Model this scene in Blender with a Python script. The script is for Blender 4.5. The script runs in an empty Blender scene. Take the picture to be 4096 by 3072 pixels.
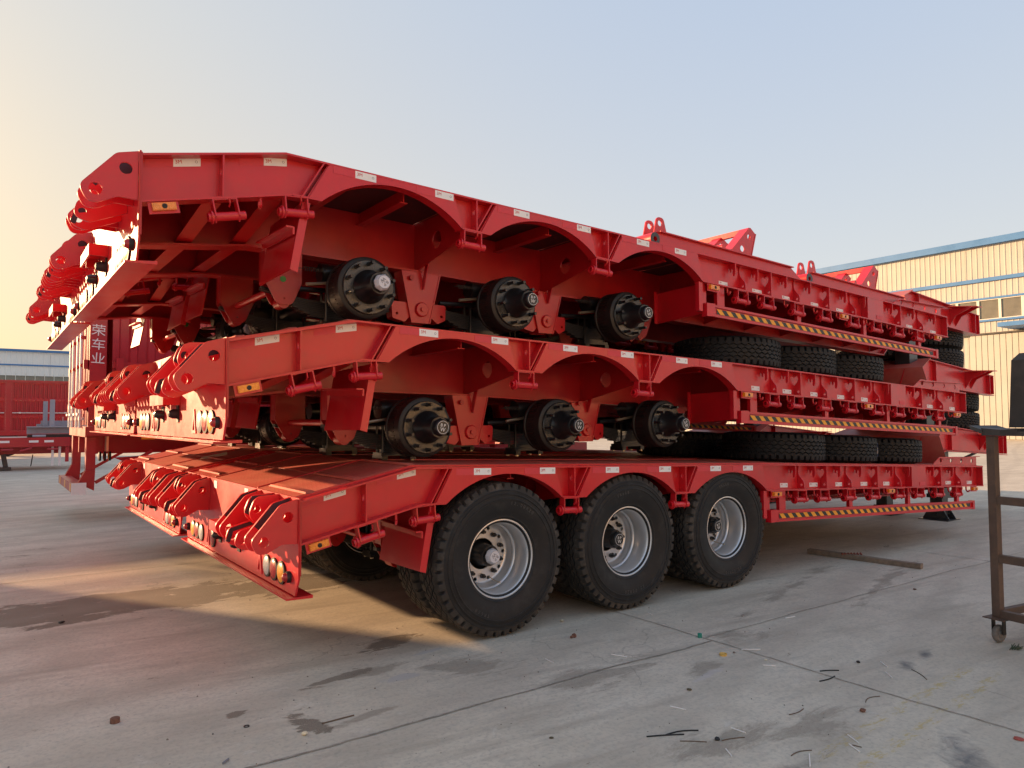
import bpy, bmesh, math, random
from math import sin, cos, pi, sqrt, radians as R
from mathutils import Vector, Matrix, noise
from mathutils.geometry import tessellate_polygon
random.seed(7)
S = bpy.context.scene
C = S.collection

# ---------------------------------------------------------------- camera
cam_d = bpy.data.cameras.new('camera'); cam = bpy.data.objects.new('camera', cam_d); C.objects.link(cam)
YAW, PITCH, ROLL = 9.44836523e-01, 4.89012707e-02, -3.52715471e-03
f = Vector((cos(PITCH)*cos(YAW), cos(PITCH)*sin(YAW), sin(PITCH)))
r = f.cross(Vector((0, 0, 1))).normalized(); u = r.cross(f)
r2 = cos(ROLL)*r + sin(ROLL)*u; u2 = -sin(ROLL)*r + cos(ROLL)*u
M = Matrix((r2, u2, -f)).transposed().to_4x4(); M.translation = Vector((-3.1212, -4.4484, 1.58296))
cam.matrix_world = M
cam_d.sensor_width = 36; cam_d.lens = 2927.92*36/4096
cam_d.clip_start = .05; cam_d.clip_end = 6000
S.camera = cam

# ---------------------------------------------------------------- sky, sun, exposure
SUN_EL = R(10.6)
HAZE_COOL = (.335, .325, .285); HAZE_WARM = (.43, .285, .10); TOP_COOL = (.165, .212, .295); TOP_WARM = (.27, .285, .28); GLOW_COL = (.75, .40, .10)
SUN_H = Vector((-.515, .857, 0)).normalized()        # horizontal heading towards the sun
SUN_DIR = Vector((SUN_H.x*cos(SUN_EL), SUN_H.y*cos(SUN_EL), sin(SUN_EL)))
w = bpy.data.worlds.new('World'); S.world = w; w.use_nodes = True
nt = w.node_tree; nt.nodes.clear()
out = nt.nodes.new('ShaderNodeOutputWorld'); bg = nt.nodes.new('ShaderNodeBackground')
sky = nt.nodes.new('ShaderNodeTexSky'); sky.sky_type = 'NISHITA'; sky.sun_disc = False
sky.sun_elevation = SUN_EL; sky.sun_rotation = math.atan2(SUN_H.x, SUN_H.y)
sky.altitude = 50; sky.air_density = 1.0; sky.dust_density = 4.0; sky.ozone_density = 2.0
bg.inputs['Strength'].default_value = 1.0
# hazy evening air: the physical sky veiled by a dust layer, pale and cool away from the sun, cream around it
def wm(op, a, b_=0., clamp=False):
    q = nt.nodes.new('ShaderNodeMath'); q.operation = op; q.use_clamp = clamp
    for i, v in enumerate((a, b_)):
        if isinstance(v, (int, float)): q.inputs[i].default_value = v
        else: nt.links.new(v, q.inputs[i])
    return q.outputs[0]
def wmix(fac, a, b_, bt='MIX'):
    q = nt.nodes.new('ShaderNodeMix'); q.data_type = 'RGBA'; q.blend_type = bt
    for v, k in ((fac, 'Factor'), (a, 'A'), (b_, 'B')):
        if isinstance(v, tuple): q.inputs[k].default_value = (*v, 1)
        elif isinstance(v, (int, float)): q.inputs[k].default_value = v
        else: nt.links.new(v, q.inputs[k])
    return q.outputs['Result']
wtc = nt.nodes.new('ShaderNodeTexCoord').outputs['Generated']
wdot = nt.nodes.new('ShaderNodeVectorMath'); wdot.operation = 'DOT_PRODUCT'; nt.links.new(wtc, wdot.inputs[0]); wdot.inputs[1].default_value = SUN_DIR
wsep = nt.nodes.new('ShaderNodeSeparateXYZ'); nt.links.new(wtc, wsep.inputs[0])
cs = wm('MAXIMUM', wdot.outputs['Value'], 0.); el = wm('MAXIMUM', wsep.outputs[2], 0.)
wide = wm('POWER', cs, 2.2); glow = wm('POWER', cs, 18.)
low = wm('POWER', wm('SUBTRACT', 1., el, True), 2.3)
haze = wmix(wide, HAZE_COOL, HAZE_WARM); top = wmix(wide, TOP_COOL, TOP_WARM)
veil = wmix(low, top, haze); veil = wmix(wm('MULTIPLY', glow, wm('ADD', .25, low)), veil, GLOW_COL, 'ADD')
nsc = nt.nodes.new('ShaderNodeVectorMath'); nsc.operation = 'SCALE'; nt.links.new(sky.outputs[0], nsc.inputs[0]); nsc.inputs['Scale'].default_value = .10
nt.links.new(wmix(.94, nsc.outputs[0], veil), bg.inputs['Color']); nt.links.new(bg.outputs[0], out.inputs['Surface'])
sun_d = bpy.data.lights.new('sun', 'SUN'); sun_d.energy = 4.3; sun_d.angle = R(.9); sun_d.color = (1.0, .62, .33)
sun = bpy.data.objects.new('sun', sun_d); C.objects.link(sun)
sun.rotation_euler = (-SUN_DIR).to_track_quat('-Z', 'Y').to_euler()
S.view_settings.view_transform = 'Standard'; S.view_settings.look = 'None'
S.view_settings.exposure = 1.42; S.view_settings.gamma = 1

# ---------------------------------------------------------------- materials
def mat(name, col, rough=.5, metal=0., coat=0., var=.0, vscale=3., bump=0., bscale=60., spec=.5, emit=None, dirt=None, dscale=1.2):
    m = bpy.data.materials.new(name); m.use_nodes = True; n = m.node_tree; b = n.nodes['Principled BSDF']
    b.inputs['Base Color'].default_value = (*col, 1); b.inputs['Roughness'].default_value = rough
    b.inputs['Metallic'].default_value = metal; b.inputs['Coat Weight'].default_value = coat
    b.inputs['Coat Roughness'].default_value = .16; b.inputs['Specular IOR Level'].default_value = spec
    tc = n.nodes.new('ShaderNodeTexCoord')
    last = None
    if var or dirt:
        nz = n.nodes.new('ShaderNodeTexNoise'); nz.inputs['Scale'].default_value = vscale; nz.inputs['Detail'].default_value = 6
        nz.inputs['Roughness'].default_value = .65
        n.links.new(tc.outputs['Object'], nz.inputs['Vector'])
        mr = n.nodes.new('ShaderNodeMapRange'); mr.inputs[1].default_value = .3; mr.inputs[2].default_value = .7
        mr.inputs[3].default_value = 1-var; mr.inputs[4].default_value = 1+var
        n.links.new(nz.outputs[0], mr.inputs[0])
        mx = n.nodes.new('ShaderNodeVectorMath'); mx.operation = 'SCALE'; mx.inputs[0].default_value = col
        n.links.new(mr.outputs[0], mx.inputs['Scale']); last = mx.outputs[0]
        mr2 = n.nodes.new('ShaderNodeMapRange'); mr2.inputs[1].default_value = .25; mr2.inputs[2].default_value = .75
        mr2.inputs[3].default_value = max(.02, rough-.08); mr2.inputs[4].default_value = min(1, rough+.12)
        n.links.new(nz.outputs[0], mr2.inputs[0]); n.links.new(mr2.outputs[0], b.inputs['Roughness'])
        if dirt:
            dn = n.nodes.new('ShaderNodeTexNoise'); dn.inputs['Scale'].default_value = dscale; dn.inputs['Detail'].default_value = 9
            dn.inputs['Roughness'].default_value = .7
            n.links.new(tc.outputs['Object'], dn.inputs['Vector'])
            dr = n.nodes.new('ShaderNodeMapRange'); dr.inputs[1].default_value = .5; dr.inputs[2].default_value = .72
            dr.inputs[4].default_value = dirt[3]
            n.links.new(dn.outputs[0], dr.inputs[0])
            mm = n.nodes.new('ShaderNodeMix'); mm.data_type = 'RGBA'; mm.inputs['B'].default_value = (*dirt[:3], 1)
            n.links.new(dr.outputs[0], mm.inputs['Factor']); n.links.new(last, mm.inputs['A']); last = mm.outputs['Result']
        n.links.new(last, b.inputs['Base Color'])
    if bump:
        bn = n.nodes.new('ShaderNodeTexNoise'); bn.inputs['Scale'].default_value = bscale; bn.inputs['Detail'].default_value = 4
        n.links.new(tc.outputs['Object'], bn.inputs['Vector'])
        bp = n.nodes.new('ShaderNodeBump'); bp.inputs['Strength'].default_value = bump; bp.inputs['Distance'].default_value = .004
        n.links.new(bn.outputs[0], bp.inputs['Height']); n.links.new(bp.outputs[0], b.inputs['Normal'])
        if coat: n.links.new(bp.outputs[0], b.inputs['Coat Normal'])
    if emit: b.inputs['Emission Color'].default_value = (*emit[:3], 1); b.inputs['Emission Strength'].default_value = emit[3]
    return m
RED = mat('red_paint', (.58, .006, .014), .36, coat=.32, var=.12, vscale=2.2, bump=.9, bscale=5, dirt=(.30, .06, .04, .30), dscale=2.3)
RED_IN = mat('shaded_chassis_red', (.44, .005, .009), .38, coat=.14, var=.15, vscale=3, bump=.9, bscale=5, dirt=(.10, .02, .015, .4), dscale=2)  # darker copy of the red, inner-frame shade mixed into the colour
TAPE = mat('red_reflective_tape', (.62, .035, .05), .45, var=.06, vscale=30, bump=.2, bscale=260)
WHITE = mat('white_sticker', (.80, .79, .77), .4, var=.03, vscale=20)
REDINK = mat('red_ink', (.55, .02, .03), .5)
GREYINK = mat('grey_ink', (.20, .20, .22), .5)
BLACK = mat('black_gloss_metal', (.012, .012, .013), .35, coat=.2, var=.2, vscale=8)
DRUM = mat('dark_cast_iron', (.022, .020, .019), .45, metal=.3, var=.3, vscale=10, bump=.2, bscale=80)
HUBF = mat('hub_flange_paint', (.030, .030, .028), .25, coat=.4, var=.2, vscale=8)
SPRING = mat('spring_steel', (.030, .029, .028), .5, var=.3, vscale=9)
RUB = mat('tyre_rubber', (.013, .0135, .0145), .58, spec=.35, var=.25, vscale=5, bump=.12, bscale=140, dirt=(.06, .057, .054, .38), dscale=8)
RUBT = mat('tyre_tread_rubber', (.042, .037, .032), .8, spec=.3, var=.25, vscale=6, bump=.3, bscale=90, dirt=(.15, .125, .10, .7), dscale=5)
RUBG = mat('tyre_groove_rubber', (.010, .010, .010), .7)
RUBL = mat('tyre_raised_letters', (.05, .05, .05), .4)
RUBN = mat('new_tyre_rubber', (.013, .013, .014), .6, spec=.35, var=.25, vscale=6, bump=.2, bscale=90)
RIM = mat('silver_rim_paint', (.66, .67, .68), .36, metal=.65, coat=.15, var=.03, vscale=5)
CAPW = mat('white_hub_cap', (.62, .62, .66), .45, var=.05, vscale=30)
GOLD = mat('zinc_nut', (.60, .52, .38), .35, metal=.8)
AMBER = mat('amber_lens', (.85, .24, .008), .25, coat=.8, var=.12, vscale=60)
AMBERB = mat('amber_lamp_bright', (.80, .33, .02), .35, coat=.3, var=.15, vscale=60)
REDL = mat('red_lens', (.35, .01, .012), .3, coat=.4, var=.25, vscale=90)
CLRL = mat('clear_lens', (.42, .42, .42), .35, coat=.3, var=.25, vscale=90)
RUBK = mat('black_rubber', (.012, .012, .012), .6)
YEL = mat('hazard_yellow', (.90, .38, .015), .45, var=.08, vscale=9)
HBK = mat('hazard_black', (.018, .022, .018), .45)
GREEN = mat('green_paint_dot', (.05, .30, .05), .5)
LEG = mat('landing_leg_black', (.030, .033, .034), .38, coat=.2, var=.25, vscale=5, dirt=(.08, .07, .06, .4))
BRN = mat('rusty_brown_steel', (.105, .066, .048), .62, var=.3, vscale=7, bump=.4, bscale=40, dirt=(.20, .11, .06, .5), dscale=6)
DKB = mat('dark_dusty_sheet', (.050, .044, .040), .6, var=.35, vscale=4, dirt=(.12, .10, .085, .5), dscale=3)
WOOD = mat('weathered_wood', (.22, .165, .12), .8, var=.3, vscale=14, bump=.5, bscale=50)
GSTEEL = mat('grey_primer_steel', (.30, .32, .36), .5, var=.08, vscale=5)
CARGO = mat('cargo_red_paint', (.40, .012, .022), .38, coat=.3, var=.14, vscale=2, bump=.15, bscale=20, dirt=(.22, .05, .04, .35), dscale=1.5)
GALV = mat('galvanised_rod', (.68, .67, .64), .4, metal=.25, var=.1, vscale=10)
BEIGE = mat('beige_cladding', (.43, .415, .365), .5, var=.05, vscale=.6, dirt=(.36, .33, .27, .4), dscale=.25)
SAND_W = mat('sand_coloured_cladding', (.74, .58, .38), .55, var=.05, vscale=.6)  # wall of the added hall, lightened to show in the trailers' gloss
BEIGEG = mat('beige_cladding_rib', (.42, .39, .33), .55, var=.05, vscale=.6)
BLUE = mat('blue_trim', (.06, .19, .42), .45, var=.08, vscale=1)
BWALL = mat('pale_grey_cladding', (.80, .78, .74), .5, var=.04, vscale=.6)
GLASS = mat('dusty_window_glass', (.16, .15, .12), .12, var=.25, vscale=.9, coat=.5)
FRAME = mat('window_frame_cream', (.72, .68, .58), .5)
STRAW = mat('white_plastic', (.75, .74, .72), .4)
LEAF = mat('dry_leaf', (.10, .075, .035), .7, var=.3, vscale=40)

def checker_mat():
    m = mat('red_chequer_plate', (.50, .035, .028), .5, coat=.0, var=.12, vscale=3, dirt=(.56, .19, .12, .72), dscale=1.3)
    n = m.node_tree; b = n.nodes['Principled BSDF']
    for q in n.nodes:
        if q.type == 'MAP_RANGE' and abs(q.inputs[1].default_value-.5) < 1e-6: q.inputs[1].default_value = .30; q.inputs[2].default_value = .62
    tc = n.nodes.new('ShaderNodeTexCoord'); sp = n.nodes.new('ShaderNodeSeparateXYZ'); n.links.new(tc.outputs['Object'], sp.inputs[0])
    def mt(op, a, b_=None):
        q = n.nodes.new('ShaderNodeMath'); q.operation = op
        for i, v in enumerate((a, b_)):
            if v is None: continue
            if isinstance(v, (int, float)): q.inputs[i].default_value = v
            else: n.links.new(v, q.inputs[i])
        return q.outputs[0]
    p = mt('ADD', sp.outputs[0], sp.outputs[1]); q = mt('SUBTRACT', sp.outputs[0], sp.outputs[1])
    a = mt('MULTIPLY', mt('SINE', mt('MULTIPLY', p, 150)), mt('SINE', mt('MULTIPLY', q, 75)))
    bb = mt('MULTIPLY', mt('SINE', mt('MULTIPLY', q, 150)), mt('SINE', mt('MULTIPLY', p, 75)))
    h = mt('MAXIMUM', mt('MAXIMUM', a, bb), .45)
    bp = n.nodes.new('ShaderNodeBump'); bp.inputs['Strength'].default_value = .5; bp.inputs['Distance'].default_value = .003
    n.links.new(h, bp.inputs['Height']); n.links.new(bp.outputs[0], b.inputs['Normal'])
    return m
CHK = checker_mat()

# ---------------------------------------------------------------- mesh builder
class MB:
    def __init__(s): s.v = []; s.f = []; s.m = []; s.mi = 0
    def add(s, vs, fs):
        o = len(s.v); s.v += [tuple(p) for p in vs]; s.f += [tuple(i+o for i in q) for q in fs]; s.m += [s.mi]*len(fs); return s
    def hexa(s, p):   # p: 4 bottom ccw + 4 top ccw
        return s.add(p, [(3,2,1,0),(4,5,6,7),(0,1,5,4),(1,2,6,5),(2,3,7,6),(3,0,4,7)])
    def box(s, x0, x1, y0, y1, z0, z1):
        return s.hexa([(x0,y0,z0),(x1,y0,z0),(x1,y1,z0),(x0,y1,z0),(x0,y0,z1),(x1,y0,z1),(x1,y1,z1),(x0,y1,z1)])
    def poly(s, outer, a, b, axis='y', holes=()):
        # outline in the plane normal to axis, extruded from a to b
        mk = {'y': lambda p, t: (p[0], t, p[1]), 'x': lambda p, t: (t, p[0], p[1]), 'z': lambda p, t: (p[0], p[1], t)}[axis]
        rings = [list(outer)] + [list(h) for h in holes]
        tris = tessellate_polygon([[Vector((p[0], p[1], 0)) for p in rg] for rg in rings])
        flat = [p for rg in rings for p in rg]; n = len(flat)
        vs = [mk(p, a) for p in flat] + [mk(p, b) for p in flat]
        fs = [tuple(t) for t in tris] + [tuple(i+n for i in reversed(t)) for t in tris]
        o = 0
        for rg in rings:
            k = len(rg)
            for i in range(k): j = (i+1) % k; fs.append((o+i, o+j, o+j+n, o+i+n))
            o += k
        return s.add(vs, fs)
    def bar(s, p0, p1, w, h, up=(0, 0, 1)):
        p0 = Vector(p0); p1 = Vector(p1); d = (p1-p0).normalized(); sd = d.cross(Vector(up))
        if sd.length < 1e-4: sd = d.cross(Vector((1, 0, 0)))
        sd.normalize(); uu = sd.cross(d); a = sd*w/2; b = uu*h/2
        return s.hexa([p0-a-b, p0+a-b, p1+a-b, p1-a-b, p0-a+b, p0+a+b, p1+a+b, p1-a+b])
    def tube(s, p0, p1, r, n=12, r1=None, caps=True):
        p0 = Vector(p0); p1 = Vector(p1); d = (p1-p0).normalized(); a = d.orthogonal().normalized(); b = d.cross(a); r1 = r if r1 is None else r1
        vs = [p0+r*(cos(t)*a+sin(t)*b) for t in [2*pi*i/n for i in range(n)]] + [p1+r1*(cos(t)*a+sin(t)*b) for t in [2*pi*i/n for i in range(n)]]
        fs = [(i, (i+1) % n, (i+1) % n+n, i+n) for i in range(n)]
        if caps: fs += [tuple(reversed(range(n))), tuple(range(n, 2*n))]
        return s.add(vs, fs)
    def path(s, pts, r, n=8):
        for i in range(len(pts)-1): s.tube(pts[i], pts[i+1], r, n)
        return s
    def lathe(s, prof, c=(0, 0, 0), n=48, axis='y', closed=False):
        # prof: list of (radius, t along axis)
        vs = []; k = len(prof)
        for i in range(n):
            t = 2*pi*i/n
            for (rr, tt) in prof:
                vs.append((c[0]+rr*cos(t), c[1]+tt, c[2]+rr*sin(t)) if axis == 'y' else (c[0]+rr*cos(t), c[1]+rr*sin(t), c[2]+tt))
        fs = []
        for i in range(n):
            j = (i+1) % n
            for q in range(k if closed else k-1):
                q2 = (q+1) % k
                fs.append((i*k+q, i*k+q2, j*k+q2, j*k+q))
        return s.add(vs, fs)
    def mesh(s, name, mats, sharp=32):
        me = bpy.data.meshes.new(name); me.from_pydata(s.v, [], s.f)
        if not isinstance(mats, (list, tuple)): mats = [mats]
        for m in mats: me.materials.append(m)
        if len(mats) > 1: me.polygons.foreach_set('material_index', s.m)
        bm = bmesh.new(); bm.from_mesh(me); bmesh.ops.recalc_face_normals(bm, faces=bm.faces); bm.to_mesh(me); bm.free()
        me.polygons.foreach_set('use_smooth', [True]*len(me.polygons)); me.set_sharp_from_angle(angle=R(sharp)); me.update()
        return me
    def build(s, name, mats, parent=None, sharp=32, loc=None):
        o = bpy.data.objects.new(name, s.mesh(name, mats, sharp)); C.objects.link(o)
        if parent is not None: o.parent = parent
        if loc is not None: o.location = loc
        return o
def place(name, me, parent=None, loc=(0, 0, 0), rot=(0, 0, 0), scale=None):
    o = bpy.data.objects.new(name, me); C.objects.link(o); o.parent = parent; o.location = loc; o.rotation_euler = rot
    if scale: o.scale = scale
    return o
def empty(name, loc=(0, 0, 0), rot=(0, 0, 0), parent=None):
    o = bpy.data.objects.new(name, None); C.objects.link(o); o.location = loc; o.rotation_euler = rot; o.empty_display_size = .2
    if parent is not None: o.parent = parent
    return o
def tag(o, label=None, cat=None, group=None, kind=None):
    if label: o['label'] = label
    if cat: o['category'] = cat
    if group: o['group'] = group
    if kind: o['kind'] = kind
    return o
def copy_tree(o, parent=None, skip=(), kids=None):
    c = o.copy(); C.objects.link(c)
    if parent is not None: c.parent = parent; c.matrix_parent_inverse = o.matrix_parent_inverse.copy()
    for ch in KIDS.get(o.name, ()):
        if ch.name.split('.')[0] in skip: continue
        copy_tree(ch, c, skip)
    return c
KIDS = {}
def refresh_kids():
    KIDS.clear()
    for o in bpy.data.objects:
        if o.parent: KIDS.setdefault(o.parent.name, []).append(o)
_txt = {}
def text_mesh(s, size, ext=.0005, name='lettering', m=None, align='LEFT'):
    key = (s, size, ext, m.name if m else '', align)
    if key in _txt: return _txt[key]
    cu = bpy.data.curves.new('txt', 'FONT'); cu.body = s; cu.size = size; cu.extrude = ext; cu.align_x = align; cu.resolution_u = 3
    o = bpy.data.objects.new('txt', cu); C.objects.link(o)
    dg = bpy.context.evaluated_depsgraph_get(); me = bpy.data.meshes.new_from_object(o.evaluated_get(dg))
    C.objects.unlink(o); bpy.data.objects.remove(o); me.name = name
    me.materials.clear(); me.materials.append(m)
    _txt[key] = me; return me
def circ(cx, cz, rr, n=18): return [(cx+rr*cos(2*pi*i/n), cz+rr*sin(2*pi*i/n)) for i in range(n)]
def lerp(tab, x):
    if x <= tab[0][0]: return tab[0][1]
    for (a, b), (c, d) in zip(tab, tab[1:]):
        if x <= c: return b+(d-b)*(x-a)/(c-a)
    return tab[-1][1]

# ================================================================ SETTING
# ---- ground
def ground_mat():
    m = bpy.data.materials.new('yard_concrete'); m.use_nodes = True; n = m.node_tree; b = n.nodes['Principled BSDF']
    tc = n.nodes.new('ShaderNodeTexCoord').outputs['Object']
    L = n.links
    def val(x, sock):
        if isinstance(x, (int, float)): sock.default_value = x
        else: L.new(x, sock)
    def mt(op, a, b_=0., clamp=False):
        q = n.nodes.new('ShaderNodeMath'); q.operation = op; q.use_clamp = clamp; val(a, q.inputs[0]); val(b_, q.inputs[1]); return q.outputs[0]
    def mapped(loc=(0, 0, 0), rot=0, sc=(1, 1, 1)):
        q = n.nodes.new('ShaderNodeMapping'); q.vector_type = 'TEXTURE'; q.inputs['Location'].default_value = loc
        q.inputs['Rotation'].default_value = (0, 0, rot); q.inputs['Scale'].default_value = sc; L.new(tc, q.inputs['Vector']); return q.outputs[0]
    def nz(sc, det=6, rg=.6, vec=None, dist=0):
        q = n.nodes.new('ShaderNodeTexNoise'); q.inputs['Scale'].default_value = sc; q.inputs['Detail'].default_value = det
        q.inputs['Roughness'].default_value = rg; q.inputs['Distortion'].default_value = dist; L.new(vec or tc, q.inputs['Vector']); return q.outputs[0]
    def mr(x, a, b_, c=0., d=1.):
        q = n.nodes.new('ShaderNodeMapRange'); L.new(x, q.inputs[0]); q.inputs[1].default_value = a; q.inputs[2].default_value = b_
        q.inputs[3].default_value = c; q.inputs[4].default_value = d; return q.outputs[0]
    def mix(fac, a, b_):
        q = n.nodes.new('ShaderNodeMix'); q.data_type = 'RGBA'; val(fac, q.inputs['Factor'])
        for s_, k in ((a, 'A'), (b_, 'B')):
            if isinstance(s_, tuple): q.inputs[k].default_value = (*s_, 1)
            else: L.new(s_, q.inputs[k])
        return q.outputs['Result']
    def ell(cx, cy, rx, ry, rot=0., soft=.6):
        v = mapped((cx, cy, 0), rot, (rx, ry, 1e3)); q = n.nodes.new('ShaderNodeVectorMath'); q.operation = 'LENGTH'; L.new(v, q.inputs[0])
        return mr(q.outputs['Value'], 1., 1.-soft, 0, 1)
    big = nz(.35, 4, .55); mid = nz(1.6, 7, .65); fine = nz(38, 4, .7); grit = nz(170, 2, .6)
    streak = nz(1.3, 6, .6, mapped(sc=(3.2, .55, 1), rot=.05))
    streak2 = nz(2.6, 7, .62, mapped(sc=(4.5, .6, 1), rot=-.10))
    col = mix(mr(big, .35, .65), (.54, .475, .375), (.65, .58, .465))
    col = mix(mr(mid, .42, .62, 0, .55), col, (.47, .41, .32))
    col = mix(mr(streak, .48, .66, 0, .50), col, (.69, .625, .51))
    col = mix(mr(streak2, .52, .66, 0, .60), col, (.39, .335, .26))
    col = mix(mr(fine, .48, .72, 0, .55), col, (.29, .265, .23))
    col = mix(mr(nz(11, 5, .7, mapped(sc=(1.6, .8, 1))), .50, .66, 0, .45), col, (.40, .365, .31))
    col = mix(mr(nz(7, 8, .75, None, .4), .60, .68, 0, .35), col, (.70, .665, .60))
    cv = n.nodes.new('ShaderNodeTexVoronoi'); cv.feature = 'DISTANCE_TO_EDGE'; cv.inputs['Scale'].default_value = .33
    wq = n.nodes.new('ShaderNodeVectorMath'); wq.operation = 'ADD'; wn_ = n.nodes.new('ShaderNodeTexNoise'); wn_.inputs['Scale'].default_value = 1.4; wn_.inputs['Detail'].default_value = 8; L.new(tc, wn_.inputs['Vector'])
    L.new(tc, wq.inputs[0]); L.new(wn_.outputs['Color'], wq.inputs[1]); L.new(wq.outputs[0], cv.inputs['Vector'])
    col = mix(mt('MULTIPLY', mr(cv.outputs['Distance'], .0025, .001, 0, .30), mr(nz(.8, 3, .5), .50, .56)), col, (.15, .13, .11))
    # drifts of loose sand and dust on the slab, each where the wind and the wheels left it
    masks = [ell(-2.1, 2.80, 2.3, .70, -.05, .6), ell(-.75, 2.7, 1.1, .75, 0, .7), ell(-.72, .36, .42, .20, .1, .8), ell(-1.70, -.66, .13, .24, .3, .7), ell(-1.97, -.30, .10, .06, .3, .8), ell(-1.30, -.10, .40, .10, .2, .8), ell(-4.2, 2.9, 1.5, .6, 0, .8), ell(-.55, -.35, .75, .36, -.35, .9),
             ell(-1.05, -.12, .45, .13, .2, .8), ell(-1.45, -.75, .32, .07, .2, .8), ell(-1.97, -.30, .10, .06, .3, .8),
             ell(.0, -1.0, .8, .35, 0, 1), ell(.15, -2.15, 1.1, .22, -.22, .9), ell(1.35, -.95, .40, .22, -.4, .9), ell(.65, -1.3, .3, .16, .1, .9),
             ell(3.4, -.25, 2.2, .16, .28, 1), ell(4.0, -.75, 2.0, .14, .28, 1), ell(6, 9, 9, 3, 0, 1), ell(-6, 6, 5, 2.5, .1, 1)]
    mk = masks[0]
    for q in masks[1:7]: mk = mt('MAXIMUM', mk, q)
    mk2 = masks[7]
    for q in masks[8:]: mk2 = mt('MAXIMUM', mk2, q)
    sn = nz(4.2, 10, .74, mapped(sc=(2.0, .75, 1)), .5)
    sand = mr(mt('ADD', mt('MULTIPLY', mk, .30), sn), .655, .690); sand2 = mr(mt('ADD', mt('MULTIPLY', mk2, .28), sn), .63, .73)
    scol = mix(mr(grit, .4, .6), (.25, .205, .155), (.14, .112, .085))
    col = mix(mt('MULTIPLY', sand2, .50), col, scol); col = mix(mt('MULTIPLY', sand, .85), col, scol)
    # pale cement scuff, oil marks
    pale = mr(mt('ADD', mt('MULTIPLY', ell(.55, -1.42, .38, .06, .2, .8), .4), nz(5, 6, .7)), .74, .86, 0, .6)
    col = mix(pale, col, (.55, .51, .50))
    pm = mt('MAXIMUM', ell(-.62, .02, .16, .05, .1, .7), ell(-1.0, -.33, .25, .08, 0, .7))
    col = mix(mr(mt('ADD', mt('MULTIPLY', pm, .4), nz(5, 5, .6)), .70, .80, 0, .8), col, (.45, .42, .39))
    om = ell(.62, -2.86, .42, .16, .5, 1)
    for e in (ell(1.72, -2.05, .16, .08, .4, 1), ell(2.05, -2.02, .2, .06, .3, 1), ell(-.1, -2.45, .25, .08, 0, 1)): om = mt('MAXIMUM', om, e)
    oil = mr(mt('ADD', mt('MULTIPLY', om, .45), nz(6, 7, .7, dist=.6)), .62, .95, 0, .85)
    col = mix(oil, col, (.11, .115, .12))
    # red overspray specks
    rs = mt('MULTIPLY', mt('MAXIMUM', ell(5.6, .25, .35, .12, 0, 1), ell(7.2, .1, .2, .08, 0, 1)), mr(nz(30, 3, .7), .55, .62))
    col = mix(rs, col, (.22, .03, .03))
    # worn yellow marking, two bands
    sp = n.nodes.new('ShaderNodeSeparateXYZ'); L.new(mapped((1.05, -2.46, 0), .07), sp.inputs[0])
    ay = mt('ABSOLUTE', mt('ABSOLUTE', sp.outputs[1])); 
    band = mt('MULTIPLY', mr(mt('ABSOLUTE', mt('SUBTRACT', ay, .085)), .045, .028), mr(mt('ABSOLUTE', sp.outputs[0]), 1.05, .85))
    worn = mr(nz(16, 8, .8, mapped(sc=(1.6, .7, 1))), .50, .60)
    col = mix(mt('MULTIPLY', mt('MULTIPLY', band, worn), .75), col, (.50, .37, .12))
    # dark specks
    vo = n.nodes.new('ShaderNodeTexVoronoi'); vo.inputs['Scale'].default_value = 5.5; L.new(tc, vo.inputs['Vector'])
    col = mix(mr(vo.outputs['Distance'], .030, .014, 0, .8), col, (.06, .05, .045))
    v2 = n.nodes.new('ShaderNodeTexVoronoi'); v2.inputs['Scale'].default_value = 16; v2.inputs['Randomness'].default_value = 1; L.new(tc, v2.inputs['Vector'])
    col = mix(mt('MULTIPLY', mr(v2.outputs['Distance'], .10, .05, 0, .75), mr(nz(1.9, 4, .6), .52, .60)), col, (.11, .095, .08))
    tt = mapped((2.2, -.35, 0), .32, (1, .13, 1)); ws = n.nodes.new('ShaderNodeTexWave'); ws.bands_direction = 'Y'; ws.inputs['Scale'].default_value = .05; ws.inputs['Distortion'].default_value = 6; L.new(tt, ws.inputs['Vector'])
    col = mix(mr(ws.outputs['Fac'], .6, .95, 0, .22), col, (.33, .285, .23))
    L.new(col, b.inputs['Base Color'])
    L.new(mr(mid, .3, .7, .62, .86), b.inputs['Roughness']); b.inputs['Specular IOR Level'].default_value = .35
    h = mt('ADD', mt('MULTIPLY', fine, .25), mt('ADD', mt('MULTIPLY', mt('MULTIPLY', sand, grit), .9), mt('MULTIPLY', streak2, .5)))
    bp = n.nodes.new('ShaderNodeBump'); bp.inputs['Strength'].default_value = .55; bp.inputs['Distance'].default_value = .01
    L.new(h, bp.inputs['Height']); L.new(bp.outputs[0], b.inputs['Normal'])
    return m
GM = ground_mat()
g = MB(); g.add([(-2500, -2500, 0), (2500, -2500, 0), (2500, 2500, 0), (-2500, 2500, 0)], [(0, 1, 2, 3)])
ground = tag(g.build('ground', GM), kind='structure')
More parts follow.
